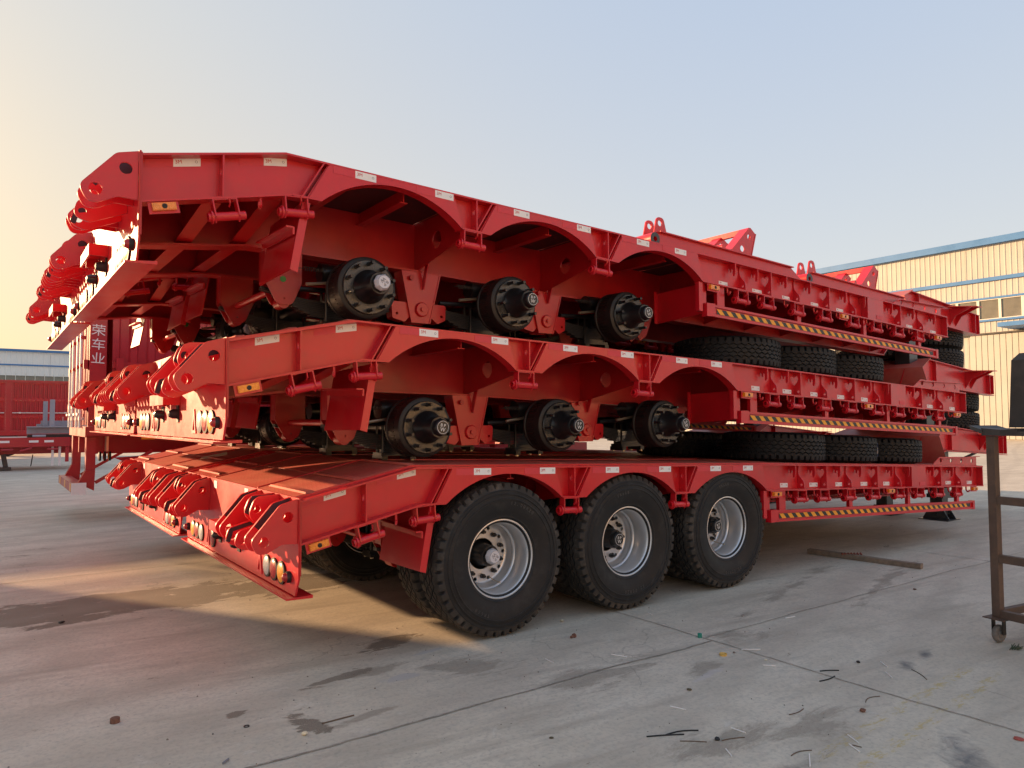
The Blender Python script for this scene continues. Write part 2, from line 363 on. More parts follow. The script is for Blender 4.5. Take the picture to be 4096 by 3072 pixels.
# expansion joints: dark wandering strips 4 mm proud of the sheet
JM = mat('joint_filler', (.32, .28, .23), .9, var=.4, vscale=25)
def joint(p0, p1, wd, amp=.02, seed=0):
    mb = MB(); p0 = Vector((*p0, 0)); p1 = Vector((*p1, 0)); d = p1-p0; L_ = d.length; d.normalize(); s_ = Vector((-d.y, d.x, 0))
    n_ = max(8, int(L_/.05)); vs = []
    for i in range(n_+1):
        t = L_*i/n_; q = noise.noise(Vector((t*1.3, seed*7.3, 0)))*amp + noise.noise(Vector((t*9, seed*3.1, 2)))*amp*.3
        hw = wd*(.35+1.1*abs(noise.noise(Vector((t*5, seed, 9)))))/2+.002
        c = p0+d*t+s_*q; vs += [c-s_*hw+Vector((0, 0, .004)), c+s_*hw+Vector((0, 0, .004))]
    mb.add(vs, [(2*i, 2*i+1, 2*i+3, 2*i+2) for i in range(n_)])
    return tag(mb.build('ground_joint', JM), kind='structure')
joint((-9, -.97), (1.14, -.97), .018, .03, 1); joint((1.16, -.90), (11, -.90), .006, .03, 2); joint((1.15, 6), (1.15, -6), .010, .03, 3)
joint((5.95, 6), (5.95, -6), .014, .03, 4); joint((-9, 4.3), (-1, 4.3), .02, .05, 5); joint((10.8, 6), (10.8, -6), .02, .03, 6)
joint((-9, 9.4), (30, 9.4), .03, .05, 7); joint((-3.9, 14), (-3.9, 2), .02, .04, 8); joint((-9, 14.4), (30, 14.4), .03, .05, 9)
joint((11, -.9), (40, -1.1), .02, .04, 10)

# ---- beige factory hall on the right (wall plane x = 57)
def hall():
    t = empty('factory_hall', (57, 20, 0)); O = Vector((57, 20, 0))
    tag(t, 'large beige corrugated factory hall with blue trim bands and a window row', 'building')
    X = 0.0
    def seg(y0, y1, z0, z1, rib, nm='wall_panel'):
        # corrugated sheet: trapezoid ribs every `rib`
        mb = MB(); y = y0; k = 0
        prof = []
        while y < y1-1e-6:
            prof += [(y, 0), (y+rib*.70, 0), (y+rib*.76, -.022), (y+rib*.94, -.022)]; y += rib
        prof.append((y1, 0))
        vs = []
        for (yy, dx) in prof: vs += [(X+dx, min(yy, y1)-O.y, z0), (X+dx, min(yy, y1)-O.y, z1)]
        mb.add(vs, [(2*i, 2*i+2, 2*i+3, 2*i+1) for i in range(len(prof)-1)])
        return mb.build(nm, BEIGE, t)
    Y0, Y1 = 2.0, 74.0
    y = Y0
    for a in range(12):
        ya, yb = Y0+6*a, Y0+6*a+6
        seg(ya, yb-.01, 11.95, 14.45, .375); seg(ya, yb-.01, 10.45, 11.72, .375)
        seg(ya, yb-.01, .0, 8.75, .375)
    mb = MB(); mb.box(.12, 18, Y0-O.y, Y1-O.y, 0, 14.3); mb.build('wall_core', BEIGEG, t)
    for (z0, z1, d) in ((14.40, 14.78, .35), (11.70, 11.97, .16), (10.36, 10.50, .14), (8.72, 8.86, .14)):
        MB().box(-d, .1, Y0-O.y, Y1-O.y, z0, z1).build('blue_trim_band', BLUE, t)
    roof = MB(); roof.poly([(Y0-O.y, 14.6), (Y1-O.y, 14.6), (Y1-O.y, 14.9), (Y0-O.y, 14.9)], -.3, 18, 'x'); roof.build('roof', BLUE, t)
    # windows: pane + frame each, row z 8.86-10.36
    yy = 2.5; k = 0
    pane = MB().box(-.02, .02, -.64, .64, 0, 1.46).mesh('window_pane', GLASS)
    fr = MB().box(-.09, .05, -.72, -.64, 0, 1.48).box(-.09, .05, .64, .72, 0, 1.48).box(-.088, .05, -.64, .64, 0, .05).box(-.088, .05, -.64, .64, 1.43, 1.48).mesh('window_frame', FRAME)
    while yy < 72:
        w_ = place('window_frame', fr, t, (0, yy-O.y, 8.87)); place('window_pane', pane, w_)
        yy += 1.45
    # sliding door with awning
    MB().box(-.10, .0, 6-O.y, 19.6-O.y, 0, 7.9).build('sliding_door_surround', BEIGEG, t)
    d = MB()
    yk = 6.2
    while yk < 19.4: d.box(-.18, -.101, yk-O.y, yk+.36-O.y, .05, 7.7); yk += .4
    d.build('sliding_door', BEIGE, t)
    MB().box(-.3, -.0, 5.5-O.y, 22.6-O.y, 7.74, 7.86).build('door_track', DKB, t)
    MB().box(-2.6, .0, 8-O.y, 17.0-O.y, 7.98, 8.28).build('awning', BLUE, t)
hall()

# ---- unseen hall added behind the camera for the trailers' gloss to reflect
def hall_behind():
    t = empty('added_gloss_hall', (10, -34, 0)); tag(t, 'unseen beige corrugated hall added behind the camera to show in the gloss', 'building')
    for k in range(10):
        xa = -32+6.0*k; mb = MB(); prof = []; x = xa
        while x < xa+5.9: prof += [(x, 0), (x+.35, 0), (x+.4, .06), (x+.5, .06)]; x += .6
        prof.append((xa+5.98, 0))
        for (z0, z1) in ((4.6, 8.4), (0, 3.0)):
            vs = []
            for (xx, dy) in prof: vs += [(xx, dy, z0), (xx, dy, z1)]
            mb.add(vs, [(2*i, 2*i+2, 2*i+3, 2*i+1) for i in range(len(prof)-1)])
        mb.build('wall_panel', SAND_W, t)
    MB().box(-32, 28, -14, -.1, 0, 8.4).build('wall_core', BEIGEG, t)
    MB().box(-32, 28, -.05, .25, 8.4, 8.7).build('blue_trim_band', BLUE, t)
    MB().box(-32, 28, -.05, .05, 3.02, 4.58).build('window_band', GLASS, t)
hall_behind()

# ---- pale hall on the left (wall plane y = 110)
def hall_left():
    t = empty('distant_hall', (0, 110, 0)); tag(t, 'distant pale grey hall with blue eave lines and a ribbon of windows', 'building')
    MB().box(-60, 22, .2, 30, 0, 10.6).build('wall_core', BWALL, t)
    for k in range(14):
        xa = -62+6*k; mb = MB(); prof = []; x = xa
        while x < xa+5.9: prof += [(x, 0), (x+.4, 0), (x+.46, -.06), (x+.54, -.06)]; x += .6
        prof.append((xa+5.98, 0))
        for (z0, z1) in ((9.0, 10.7), (7.55, 8.85), (0, 5.9)):
            vs = []
            for (xx, dy) in prof: vs += [(xx, dy, z0), (xx, dy, z1)]
            mb.add(vs, [(2*i, 2*i+2, 2*i+3, 2*i+1) for i in range(len(prof)-1)])
        mb.build('wall_panel', BWALL, t)
    MB().box(-62, 22, -.3, .2, 10.68, 10.98).build('blue_eave', BLUE, t)
    MB().box(-62, 22, -.15, .2, 8.84, 9.02).build('blue_trim_band', BLUE, t)
    pane = MB().box(-.48, .48, .05, .1, 0, 1.85).mesh('window_pane', GLASS); fr = MB().box(-.55, -.48, -.05, .1, 0, 1.85).mesh('window_frame', FRAME)
    x = -30
    while x < 20: q = place('window_frame', fr, t, (x, 0, 6.0)); place('window_pane', pane, q); x += 1.06
hall_left()

# ================================================================ LOWBED TRAILER (built once, copied five times)
YN, YF, YW = -.05, 2.95, .03           # near rail face, far rail face, recessed web
TOP = [(-1.533, 1.106), (-.735, 1.277), (3.2, 1.147), (8.04, .935)]
CORN = [(-.504, .543), (.787, 1.834), (2.084, 3.158)]; APEX = [1.188, 1.140, 1.083]
BOT = [(-1.533, .821), (-.69, 1.005), (-.504, 1.000), (.543, .977), (.787, .967), (1.834, .932), (2.084, .920), (3.158, .874), (4.765, .802), (8.04, .650)]
T = lambda x: lerp(TOP, x); Bz = lambda x: lerp(BOT, x)
def arc(i, n=20):
    x0, x1 = CORN[i]; z0, z1 = Bz(x0), Bz(x1); c = Vector((x1-x0, z1-z0)); L_ = c.length; c.normalize(); nn = Vector((-c.y, c.x))
    h = APEX[i]-(z0+z1)/2; Rr = (L_*L_/4+h*h)/(2*h); m = Vector(((x0+x1)/2, (z0+z1)/2)); cc = m+nn*(h-Rr); a = math.asin(min(1, L_/2/Rr))
    return [tuple(cc+Rr*(cos(t)*nn+sin(t)*c)) for t in [-a+2*a*k/n for k in range(n+1)]]
ARCS = [arc(i) for i in range(3)]
def outline():
    p = [(-1.533, Bz(-1.533)), (-.69, 1.005)]
    for a in ARCS: p += a
    p += [(4.765, .802), (8.04, .65), (8.04, .935), (3.2, 1.147), (-.735, 1.277), (-1.533, 1.106)]
    return p
def strip(mb, pts, y0, y1, th):
    # ribbon of thickness th following pts in the xz plane, from y0 to y1
    for (a, b) in zip(pts, pts[1:]):
        a = Vector((a[0], 0, a[1])); b = Vector((b[0], 0, b[1])); n_ = (b-a).cross(Vector((0, 1, 0))).normalized()*th
        mb.hexa([a+Vector((0, y0, 0)), b+Vector((0, y0, 0)), b+Vector((0, y1, 0)), a+Vector((0, y1, 0)),
                 a+n_+Vector((0, y0, 0)), b+n_+Vector((0, y0, 0)), b+n_+Vector((0, y1, 0)), a+n_+Vector((0, y1, 0))])
TR = empty('lowbed_trailer', (0, 0, 0)); t = TR
def side(near):
    yo, yi, yw = (YN, .06, YW) if near else (YF, 2.84, 2.87)
    sg = 1 if near else -1
    mb = MB(); mb.poly(outline(), yw, yw+.010*sg); mb.build('side_web', RED, t)
    mb = MB(); strip(mb, [(-1.533, 1.106-.012), (-.735, 1.265), (3.2, 1.135), (8.04, .923)], yo, yi+.03*sg, -.012); mb.build('top_flange', RED, t)
    for seg in ([(-1.53, .821), (-.69, 1.005), (-.504, 1.0)], [(CORN[0][1], Bz(CORN[0][1])), (CORN[1][0], Bz(CORN[1][0]))], [(CORN[1][1], Bz(CORN[1][1])), (CORN[2][0], Bz(CORN[2][0]))], [(3.158, .874), (4.765, .802), (8.04, .65)]):
        mb = MB(); strip(mb, seg, yo, yi, .012); mb.build('bottom_flange', RED, t)
    for i in range(3):
        cl, cr = CORN[i]; A = ARCS[i]
        lt, lb, rt = cl+.055, cl-.085, cr-.075
        p = [(lb, Bz(lb)+.004)] + A + [(rt, T(rt)-.014), (lt, T(lt)-.014)]
        mb = MB(); mb.poly(p, yo+.002*sg, yo+.012*sg)
        strip(mb, A, yo+.004*sg, yw-.001*sg, .008)
        mb.build('wheel_arch_plate', RED, t)
        for (xa, xb, yq) in ((lt, lb, .014), (rt, cr-.004, .014), (lt-.035, lb-.035, .001)):
            MB().hexa([(xb-.005, yo+yq*sg, Bz(xb)+.013), (xb+.005, yo+yq*sg, Bz(xb)+.013), (xb+.005, yw, Bz(xb)+.013), (xb-.005, yw, Bz(xb)+.013),
                     (xa-.005, yo+yq*sg, T(xa)-.014), (xa+.005, yo+yq*sg, T(xa)-.014), (xa+.005, yw, T(xa)-.014), (xa-.005, yw, T(xa)-.014)]).build('arch_stiffener', RED, t)
side(True); side(False)
# stiffener plates across the web; profiles in (depth from web, drop from the top)
D = YW-YN
def stiff(x, kind, name='web_stiffener'):
    H = T(x)-Bz(x)-.028; zt = T(x)-.014; g_ = lambda d, q: (YW-d*D, zt-q*H)
    if kind == 'full':
        hs = [[(YW-D*(.5+.20*cos(a)), zt-H*(.40+.10*sin(a))) for a in [2*pi*k/14 for k in range(14)]],
              [(YW-D*(.55+.10*cos(a)), zt-H*(.84+.035*sin(a))) for a in [2*pi*k/10 for k in range(10)]]]
        o = [g_(0, 0), g_(.97, 0), g_(.97, 1), g_(0, 1)]
    elif kind == 'bottle':
        o = [g_(0, 0), g_(.30, 0), g_(.16, .12), g_(.14, .30), g_(.20, .42), g_(.50, .56), g_(.86, .68), g_(.97, .80), g_(.97, 1), g_(0, 1)]
        hs = [[(YW-D*(.58+.16*cos(a)), zt-H*(.84+.055*sin(a))) for a in [2*pi*k/10 for k in range(10)]]]
    elif kind == 'hook':
        o = [g_(0, 0), g_(.97, 0), g_(.97, .30), g_(.90, .46), g_(.76, .54), g_(.60, .52), g_(.56, .40), g_(.60, .30), g_(.50, .22), g_(.38, .26), g_(.30, .38), g_(.16, .36), g_(.12, .24), g_(0, .20)]
        hs = []
    else:   # heart
        o = [g_(0, 0), g_(.97, 0), g_(.97, 1), g_(0, 1), g_(0, .62), g_(.10, .56), g_(.45, .44), g_(.60, .32), g_(.55, .22), g_(.34, .17), g_(.12, .20), g_(0, .26)]
        hs = [[(YW-D*(.60+.16*cos(a)), zt-H*(.84+.055*sin(a))) for a in [2*pi*k/10 for k in range(10)]]]
    return MB().poly(o, x-.005, x+.005, 'x', hs).build(name, RED, t)
stiff(-1.10, 'full'); stiff(.668, 'full'); stiff(1.968, 'full')
for x, k in [(3.639, 'hook'), (3.791, 'bottle'), (3.991, 'hook'), (4.209, 'heart'), (4.476, 'hook'), (4.70, 'bottle'), (4.905, 'hook'), (5.258, 'heart'), (5.60, 'hook'), (5.79, 'bottle'),
             (6.003, 'hook'), (6.619, 'hook'), (6.813, 'heart'), (7.148, 'hook'), (7.374, 'bottle'), (7.701, 'hook')]: stiff(x, k)
MB().poly([(6.05, Bz(6.05)+.013), (6.40, Bz(6.4)+.013), (6.40, T(6.4)-.014), (6.05, T(6.05)-.014)], YN+.002, YW, 'y').build('leg_mount_plate', RED, t)
for ya, yb in ((YN+.004, .84), (2.06, YF-.004)): MB().box(8.028, 8.04, ya, yb, .655, .93).build('front_end_plate', RED, t)
# deck: plates with joints between, chequer tread
UND = mat('darkened_underside', (.060, .010, .010), .6, var=.3, vscale=4)  # deck bottoms darkened in the colour to deepen the shade beneath
def deckplate(xa, xb, ya, yb, m=CHK, dz=0, nm='deck_plate'):
    xs = [xa] + [v for v in (-.735, 3.2) if xa < v < xb] + [xb]; mb = MB()
    for a, b in zip(xs, xs[1:]):
        mb.hexa([(a, ya, T(a)-.014+dz), (b, ya, T(b)-.014+dz), (b, yb, T(b)-.014+dz), (a, yb, T(a)-.014+dz), (a, ya, T(a)-.002+dz), (b, ya, T(b)-.002+dz), (b, yb, T(b)-.002+dz), (a, yb, T(a)-.002+dz)])
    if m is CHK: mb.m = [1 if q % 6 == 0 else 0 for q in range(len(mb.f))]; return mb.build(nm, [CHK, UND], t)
    return mb.build(nm, m, t)
for (ya, yb) in ((.0905, .86), (.872, 2.03), (2.042, 2.809)):
    for (xa, xb) in ((-1.53, -1.13), (-1.118, -.74), (-.728, .62), (.632, 1.92), (1.932, 3.25), (3.262, 4.8), (4.812, 6.4), (6.412, 8.03)): deckplate(xa, xb, ya, yb)
for x in (-1.44, -1.12, -.73, .62, 1.92, 3.25):
    for (ya, yb) in ((.05, .78), (2.12, 2.84)):
        z = T(x); MB().hexa([(x-.03, ya, z-.004), (x+.03, ya, T(x+.03)-.004), (x+.03, yb, T(x+.03)-.004), (x-.03, yb, z-.004), (x-.02, ya+.02, z+.008), (x+.03, ya+.02, T(x+.03)+.008), (x+.03, yb-.02, T(x+.03)+.008), (x-.02, yb-.02, z+.008)]).build('tread_bar', CHK, t)
for y_ in (.866, 2.036): deckplate(-1.52, 3.2, y_-.008, y_+.008, RED, .006, 'weld_seam')
# tail plate with bottom flange
MB().poly([(YN, 1.108), (YF, 1.108), (YF, .62), (YF-.06, .51), (YN+.06, .51), (YN, .62)], -1.545, -1.533, 'x').build('tail_plate', RED, t)
MB().hexa([(-1.60, .0, .490), (-1.44, -.02, .490), (-1.44, 2.92, .490), (-1.60, 2.90, .490), (-1.60, .0, .500), (-1.44, -.02, .509), (-1.44, 2.92, .509), (-1.60, 2.90, .500)]).build('tail_flange', RED, t)
MB().box(-1.540, -1.528, YN-.004, YN+.008, .64, 1.10).build('corner_weld', RED_IN, t)
# ramp hinge ears
def rounded(pts, rs):
    o = []
    for i, p in enumerate(pts):
        rr = rs[i]
        if not rr: o.append(p); continue
        a = Vector(pts[i-1]); b = Vector(p); c = Vector(pts[(i+1) % len(pts)]); u_ = (a-b).normalized(); v_ = (c-b).normalized(); h = u_.angle(v_)/2
        dd = min(rr/math.tan(h), (a-b).length*.49, (c-b).length*.49); rr = dd*math.tan(h); ce = b+(u_+v_).normalized()*(rr/sin(h)); s0 = b+u_*dd-ce; s1 = b+v_*dd-ce
        n_ = 7; ang = s0.angle_signed(s1)
        o += [tuple(ce+Matrix.Rotation(-ang*k/n_, 2) @ s0) for k in range(n_+1)]
    return o
BIG = rounded([(-1.546, 1.105), (-1.655, 1.075), (-1.83, .87), (-1.79, .79), (-1.735, .790), (-1.64, .838), (-1.546, .832)], [0, .06, .05, .06, .05, .05, 0])
MID = rounded([(-1.546, 1.107), (-1.70, 1.10), (-1.745, .98), (-1.66, .90), (-1.546, .95)], [0, .07, .07, .05, 0])
LOW = rounded([(-1.546, .955), (-1.80, .885), (-1.825, .79), (-1.74, .76), (-1.546, .845)], [0, .05, .05, .05, 0])
bigm = MB().poly(BIG, -.0075, .0075, 'y', [circ(-1.607, .998, .033), circ(-1.750, .860, .033)]).mesh('hinge_ear', RED)
midm = MB().poly(MID, -.0075, .0075, 'y', [circ(-1.69, 1.02, .026)]).mesh('hinge_ear', RED)
lowm = MB().poly(LOW, -.008, .008, 'y', [circ(-1.775, .822, .021)]).mesh('hinge_ear', RED)
SLOTK = mat('slot_black', (.016, .018, .024), .5, var=.3, vscale=12)     # flat black patches set in the slots between the ear pairs
slot_patch = {bigm.name: MB().poly([(-1.548, 1.100), (-1.652, 1.072), (-1.765, .940), (-1.735, .915), (-1.66, .99), (-1.548, 1.02)], 0, .0008, 'y').mesh('black_slot_patch', SLOTK),
        midm.name: MB().poly([(-1.548, 1.100), (-1.690, 1.094), (-1.735, .99), (-1.70, .97), (-1.66, 1.05), (-1.548, 1.06)], 0, .0008, 'y').mesh('black_slot_patch', SLOTK),
        lowm.name: MB().poly([(-1.62, .928), (-1.792, .882), (-1.818, .80), (-1.79, .79), (-1.77, .86), (-1.62, .90)], 0, .0008, 'y').mesh('black_slot_patch', SLOTK)}
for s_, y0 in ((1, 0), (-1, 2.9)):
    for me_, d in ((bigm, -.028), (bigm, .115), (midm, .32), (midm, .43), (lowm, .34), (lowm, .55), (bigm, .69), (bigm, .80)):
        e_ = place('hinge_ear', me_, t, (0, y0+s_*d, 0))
        if d in ((.115, .43, .55, .80) if s_ > 0 else (-.028, .32, .34, .69)): place('black_slot_patch', slot_patch[me_.name], e_, (0, -.0085, 0))
# tail lamps
def tail_lamp(y_, m, z=.615):
    o = MB().lathe([(.0, -.012), (.067, -.012), (.074, 0), (.074, .012), (.060, .014), (.060, .006), (0, .006)], n=28).mesh('tail_lamp', RUBK)
    q = place('tail_lamp', o, t, (-1.545, y_, z), (0, 0, pi/2))
    l = MB().lathe([(0, .022), (.03, .021), (.052, .018), (.062, .013)], n=28).build('lamp_lens', m, q)
    return q
for y_, m in ((.530, CLRL), (.386, REDL), (.240, AMBERB), (2.644, AMBERB), (2.500, REDL), (2.345, CLRL), (1.951, REDL)): tail_lamp(y_, m)
for y_, s_ in ((.10, 1), (2.83, 1)):
    q = MB().lathe([(.0, 0), (.036, 0), (.036, .016), (.031, .024), (0, .024)], n=20).build('side_marker_lamp', RUBK, t, loc=(-1.545, y_, .612)); q.rotation_euler = (0, 0, -pi/2); q.rotation_euler = (0, 0, pi/2)
    q2 = MB().lathe([(.029, .018), (.027, .034), (.018, .046), (.0, .052)], n=20).build('lamp_lens', REDL, q)
for y_ in (.70, 2.13):
    p = [(y_-.055, .50+.04), (y_+.055, .54), (y_+.01, .70), (y_-.01, .70)] 
    MB().poly(p, -1.553, -1.546, 'x', [[(y_-.030, .560), (y_+.030, .560), (y_, .645)]]).build('triangle_reflector', TAPE, t)
MB().box(-1.66, -1.546, 1.14, 1.64, .80, .812).box(-1.66, -1.648, 1.14, 1.64, .735, .80).box(-1.648, -1.546, 1.14, 1.15, .735, .80).box(-1.546-.08, -1.546, 1.63, 1.64, .735, .80).build('plate_lamp_hood', RED, t)
for y_, m in ((1.20, RUBK), (1.73, BLACK)):
    q = MB().box(-.008, 0, -.035, .035, -.06, .06).build('cable_socket', RUBK, t, loc=(-1.546, y_, .672))
    MB().lathe([(.036, 0), (.034, .04), (.022, .065), (0, .072)], n=18).build('socket_cap', m, q).rotation_euler = (0, 0, pi/2)
for y_ in (1.03, 1.90): MB().box(-1.549, -1.546, y_-.04, y_+.05, 1.03, 1.09).build('white_sticker', WHITE, t)
# main beams, under-deck frame
MBOT = [(-1.53, .765), (-.70, .862), (.7, .83), (1.3, .80), (3.2, .74), (3.7, .656), (8.0, .49)]
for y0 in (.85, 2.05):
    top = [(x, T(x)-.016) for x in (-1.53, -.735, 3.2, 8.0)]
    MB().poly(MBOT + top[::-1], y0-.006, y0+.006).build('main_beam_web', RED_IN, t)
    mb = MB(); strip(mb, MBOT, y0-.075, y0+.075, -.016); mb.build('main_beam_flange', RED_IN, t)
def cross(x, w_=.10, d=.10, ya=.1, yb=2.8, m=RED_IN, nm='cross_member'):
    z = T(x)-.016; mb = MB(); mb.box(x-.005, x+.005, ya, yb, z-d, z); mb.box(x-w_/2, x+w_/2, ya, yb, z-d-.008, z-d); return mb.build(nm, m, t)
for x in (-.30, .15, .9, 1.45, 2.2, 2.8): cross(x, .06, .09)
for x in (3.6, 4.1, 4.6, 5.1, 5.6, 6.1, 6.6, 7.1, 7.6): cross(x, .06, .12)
# outriggers between side rail and main beam (tapered, with a wide lower flange)
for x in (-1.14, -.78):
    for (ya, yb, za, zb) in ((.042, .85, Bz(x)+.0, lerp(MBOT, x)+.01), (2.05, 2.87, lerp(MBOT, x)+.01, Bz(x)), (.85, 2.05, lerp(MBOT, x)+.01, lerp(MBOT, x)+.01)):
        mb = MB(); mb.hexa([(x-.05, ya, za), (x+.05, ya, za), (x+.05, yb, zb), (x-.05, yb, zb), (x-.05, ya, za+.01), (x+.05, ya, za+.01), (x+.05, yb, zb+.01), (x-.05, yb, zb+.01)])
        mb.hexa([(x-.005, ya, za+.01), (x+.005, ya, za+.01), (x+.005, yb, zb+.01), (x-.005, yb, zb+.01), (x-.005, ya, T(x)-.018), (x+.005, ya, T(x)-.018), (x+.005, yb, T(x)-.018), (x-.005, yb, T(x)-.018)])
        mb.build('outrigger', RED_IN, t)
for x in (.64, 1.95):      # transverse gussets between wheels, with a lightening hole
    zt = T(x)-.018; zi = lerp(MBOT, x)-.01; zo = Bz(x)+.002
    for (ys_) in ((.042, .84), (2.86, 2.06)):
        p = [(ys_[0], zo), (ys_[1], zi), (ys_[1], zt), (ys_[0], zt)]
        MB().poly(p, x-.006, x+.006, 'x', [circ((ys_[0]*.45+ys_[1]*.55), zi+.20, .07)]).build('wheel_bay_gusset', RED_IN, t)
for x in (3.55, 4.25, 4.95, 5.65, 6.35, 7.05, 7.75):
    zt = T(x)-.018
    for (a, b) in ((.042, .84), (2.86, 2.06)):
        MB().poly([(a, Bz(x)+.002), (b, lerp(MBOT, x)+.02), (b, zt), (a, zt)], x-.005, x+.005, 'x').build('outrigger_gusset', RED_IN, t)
# inboard deep keel plates ahead of the wheels
for x in (3.25,):
    for (a, b) in ((.0, .60), (2.9, 2.30)):
        mb = MB(); mb.poly([(a, .60), (b, .56), (b, .86), (a, .88)], x-.006, x+.006, 'x')
        for yy in (a, b): mb.box(x-.006, x-.05, min(yy, yy+.006), max(yy, yy+.006), .56, .88)
        mb.build('front_mudguard', RED, t)
    for (a) in (.0, 2.9): MB().box(3.12, 3.17, a-.03 if a < 1 else a+.0, a+.012 if a < 1 else a+.03, .605, .875).build('mudguard_edge', RED, t)
for (a, b) in ((-.0, .62), (2.90, 2.28)):
    mb = MB(); mb.hexa([(-.688, a, .555), (-.676, a, .555), (-.676, b, .545), (-.688, b, .545), (-.612, a, .99), (-.600, a, .99), (-.600, b, .97), (-.612, b, .97)])
    mb.hexa([(-.688, a-.004, .555), (-.640, a-.004, .540), (-.640, a+.004, .540), (-.688, a+.004, .555), (-.612, a-.004, .99), (-.560, a-.004, .99), (-.560, a+.004, .99), (-.612, a+.004, .99)])
    mb.build('rear_mudguard', RED, t)
    y0, y1 = min(a, b), max(a, b)
    MB().bar((-.665, y0, .80), (-.665, y1, .82), .012, .045).bar((-.690, y0, .822), (-.690, y1, .842), .045, .010).build('mudguard_angle', RED, t)
# suspension hangers
for y0 in (.85, 2.05):
    ya, yb = y0-.07, y0+.07
    P = rounded([(-.60, .865), (-.33, .865), (-.33, .62), (-.40, .455), (-.51, .455), (-.60, .62)], [0, 0, .05, .06, .06, .05])
    mb = MB().poly(P, ya, ya+.010, 'y', [circ(-.46, .50, .009, 8)]).poly(P, yb-.010, yb).box(-.595, -.585, ya+.011, yb-.011, .62, .86).build('spring_hanger', RED_IN, t)
    MB().tube((-.46, ya+.012, .475), (-.46, yb-.012, .475), .045, 16).build('hanger_roller', RED_IN, t)
    for x in (.665, 1.965):
        zt = lerp(MBOT, x)-.014; V = [(x-.18, zt), (x+.18, zt), (x+.08, .40), (x-.09, .40)]
        MB().poly(V, ya, ya+.010).poly(V, yb-.010, yb).hexa([(x-.09, ya+.011, .402), (x-.08, ya+.011, .402), (x-.08, yb-.011, .402), (x-.09, yb-.011, .402), (x-.18, ya+.011, zt), (x-.17, ya+.011, zt), (x-.17, yb-.011, zt), (x-.18, yb-.011, zt)]).hexa([(x+.07, ya-.006, .402), (x+.08, ya-.006, .402), (x+.08, yb-.011, .402), (x+.07, yb-.011, .402), (x+.17, ya-.006, zt), (x+.18, ya-.006, zt), (x+.18, yb-.011, zt), (x+.17, yb-.011, zt)]).build('centre_hanger', RED, t)
        E_ = rounded([(x-.26, .565), (x-.12, .565), (x-.03, .45), (x+.03, .45), (x+.12, .565), (x+.24, .565), (x+.235, .44), (x+.16, .405), (x+.07, .48), (x-.07, .48), (x-.14, .405), (x-.25, .43)], [.02, 0, 0, 0, 0, .02, .02, .02, 0, 0, .02, .02])
        q = MB().poly(E_, ya+.02, yb-.02, 'y', [circ(x-.21, .47, .012, 8), circ(x+.20, .47, .012, 8)]).build('equaliser', RED, t)
        MB().lathe([(.0, -.022), (.052, -.022), (.060, -.012), (.060, 0)], (x, ya, .51), 20).lathe([(.0, -.036), (.018, -.036), (.018, -.022)], (x, ya, .51), 12).build('equaliser_boss', RED, q)
        MB().tube((x-.10, ya-.03, .76), (x-.10, ya, .76), .020, 10).build('hanger_bolt', RED_IN, t)
        MB().bar((x+.01, ya-.10, .93), (x+.01, ya+.0, .68), .045, .008, up=(1, 0, 0)).build('hanger_brace', RED, t)
    x = 3.25; P = [(x-.17, .73), (x+.14, .73), (x+.02, .46), (x-.07, .40), (x-.12, .46)]
    MB().poly(P, ya, ya+.010).poly(P, yb-.010, yb).build('spring_hanger', RED_IN, t)
MB().tube((-.46, .93, .60), (-.46, 1.97, .60), .028, 12).build('hanger_cross_tube', RED, t)
MB().lathe([(0, -.004), (.022, -.004), (.022, 0)], (-.47, .779, .64), 14).build('paint_mark', GREEN, t)
# leaf springs, axles, hubs
leaf = MB()
for k in range(9):
    half = .60-.045*k if k > 1 else .60; z = .492-.0135*k; n_ = 8
    for j in range(n_):
        xa = -half+2*half*j/n_; xb = -half+2*half*(j+1)/n_; cz = lambda q: z+.085*(q/.6)**2
        leaf.hexa([(xa, -.035, cz(xa)), (xb, -.035, cz(xb)), (xb, .035, cz(xb)), (xa, .035, cz(xa)), (xa, -.035, cz(xa)+.0115), (xb, -.035, cz(xb)+.0115), (xb, .035, cz(xb)+.0115), (xa, .035, cz(xa)+.0115)])
leafm = leaf.mesh('leaf_spring', SPRING)
seat = MB().box(-.15, .15, -.075, .075, .335, .362).box(-.12, .12, -.05, .05, .362, .385).box(-.15, -.10, -.09, .09, .300, .335).box(.10, .15, -.09, .09, .300, .335)
for sx in (-.125, .125):
    for sy in (-.048, .048): seat.tube((sx, sy, .31), (sx, sy, .62), .011, 8)
seatm = seat.mesh('spring_seat', BLACK)
nuts = MB()
for sx in (-.125, .125):
    for sy in (-.066, .066): nuts.tube((sx, sy*1.05-.012*0, .288), (sx, sy*1.05, .334), .017, 6)
nutm = nuts.mesh('seat_nuts', GOLD)
hubm = MB().lathe([(.0, -.20+.0), (.075, -.20), (.080, -.19), (.082, -.12), (.095, -.07), (.118, -.035), (.122, -.03), (.122, -.018), (.135, -.018), (.135, -.004), (.0, -.004)], n=40).mesh('wheel_hub', BLACK)
flm = MB().lathe([(.135, -.016), (.190, -.016), (.194, -.010), (.194, .004), (.135, .004)], n=44).mesh('hub_flange', HUBF)
dr = MB().lathe([(.10, .006), (.205, .006), (.222, .016), (.226, .05), (.226, .085), (.221, .09), (.221, .20), (.229, .205), (.229, .225), (.19, .23), (.06, .23)], n=56)
for k in range(44):
    a = 2*pi*k/44; c_, s_ = cos(a), sin(a)
    dr.bar((.222*c_, .095, .222*s_), (.222*c_, .185, .222*s_), .010, .008, up=(c_, 0, s_))
drm = dr.mesh('brake_drum', DRUM)
st = MB()
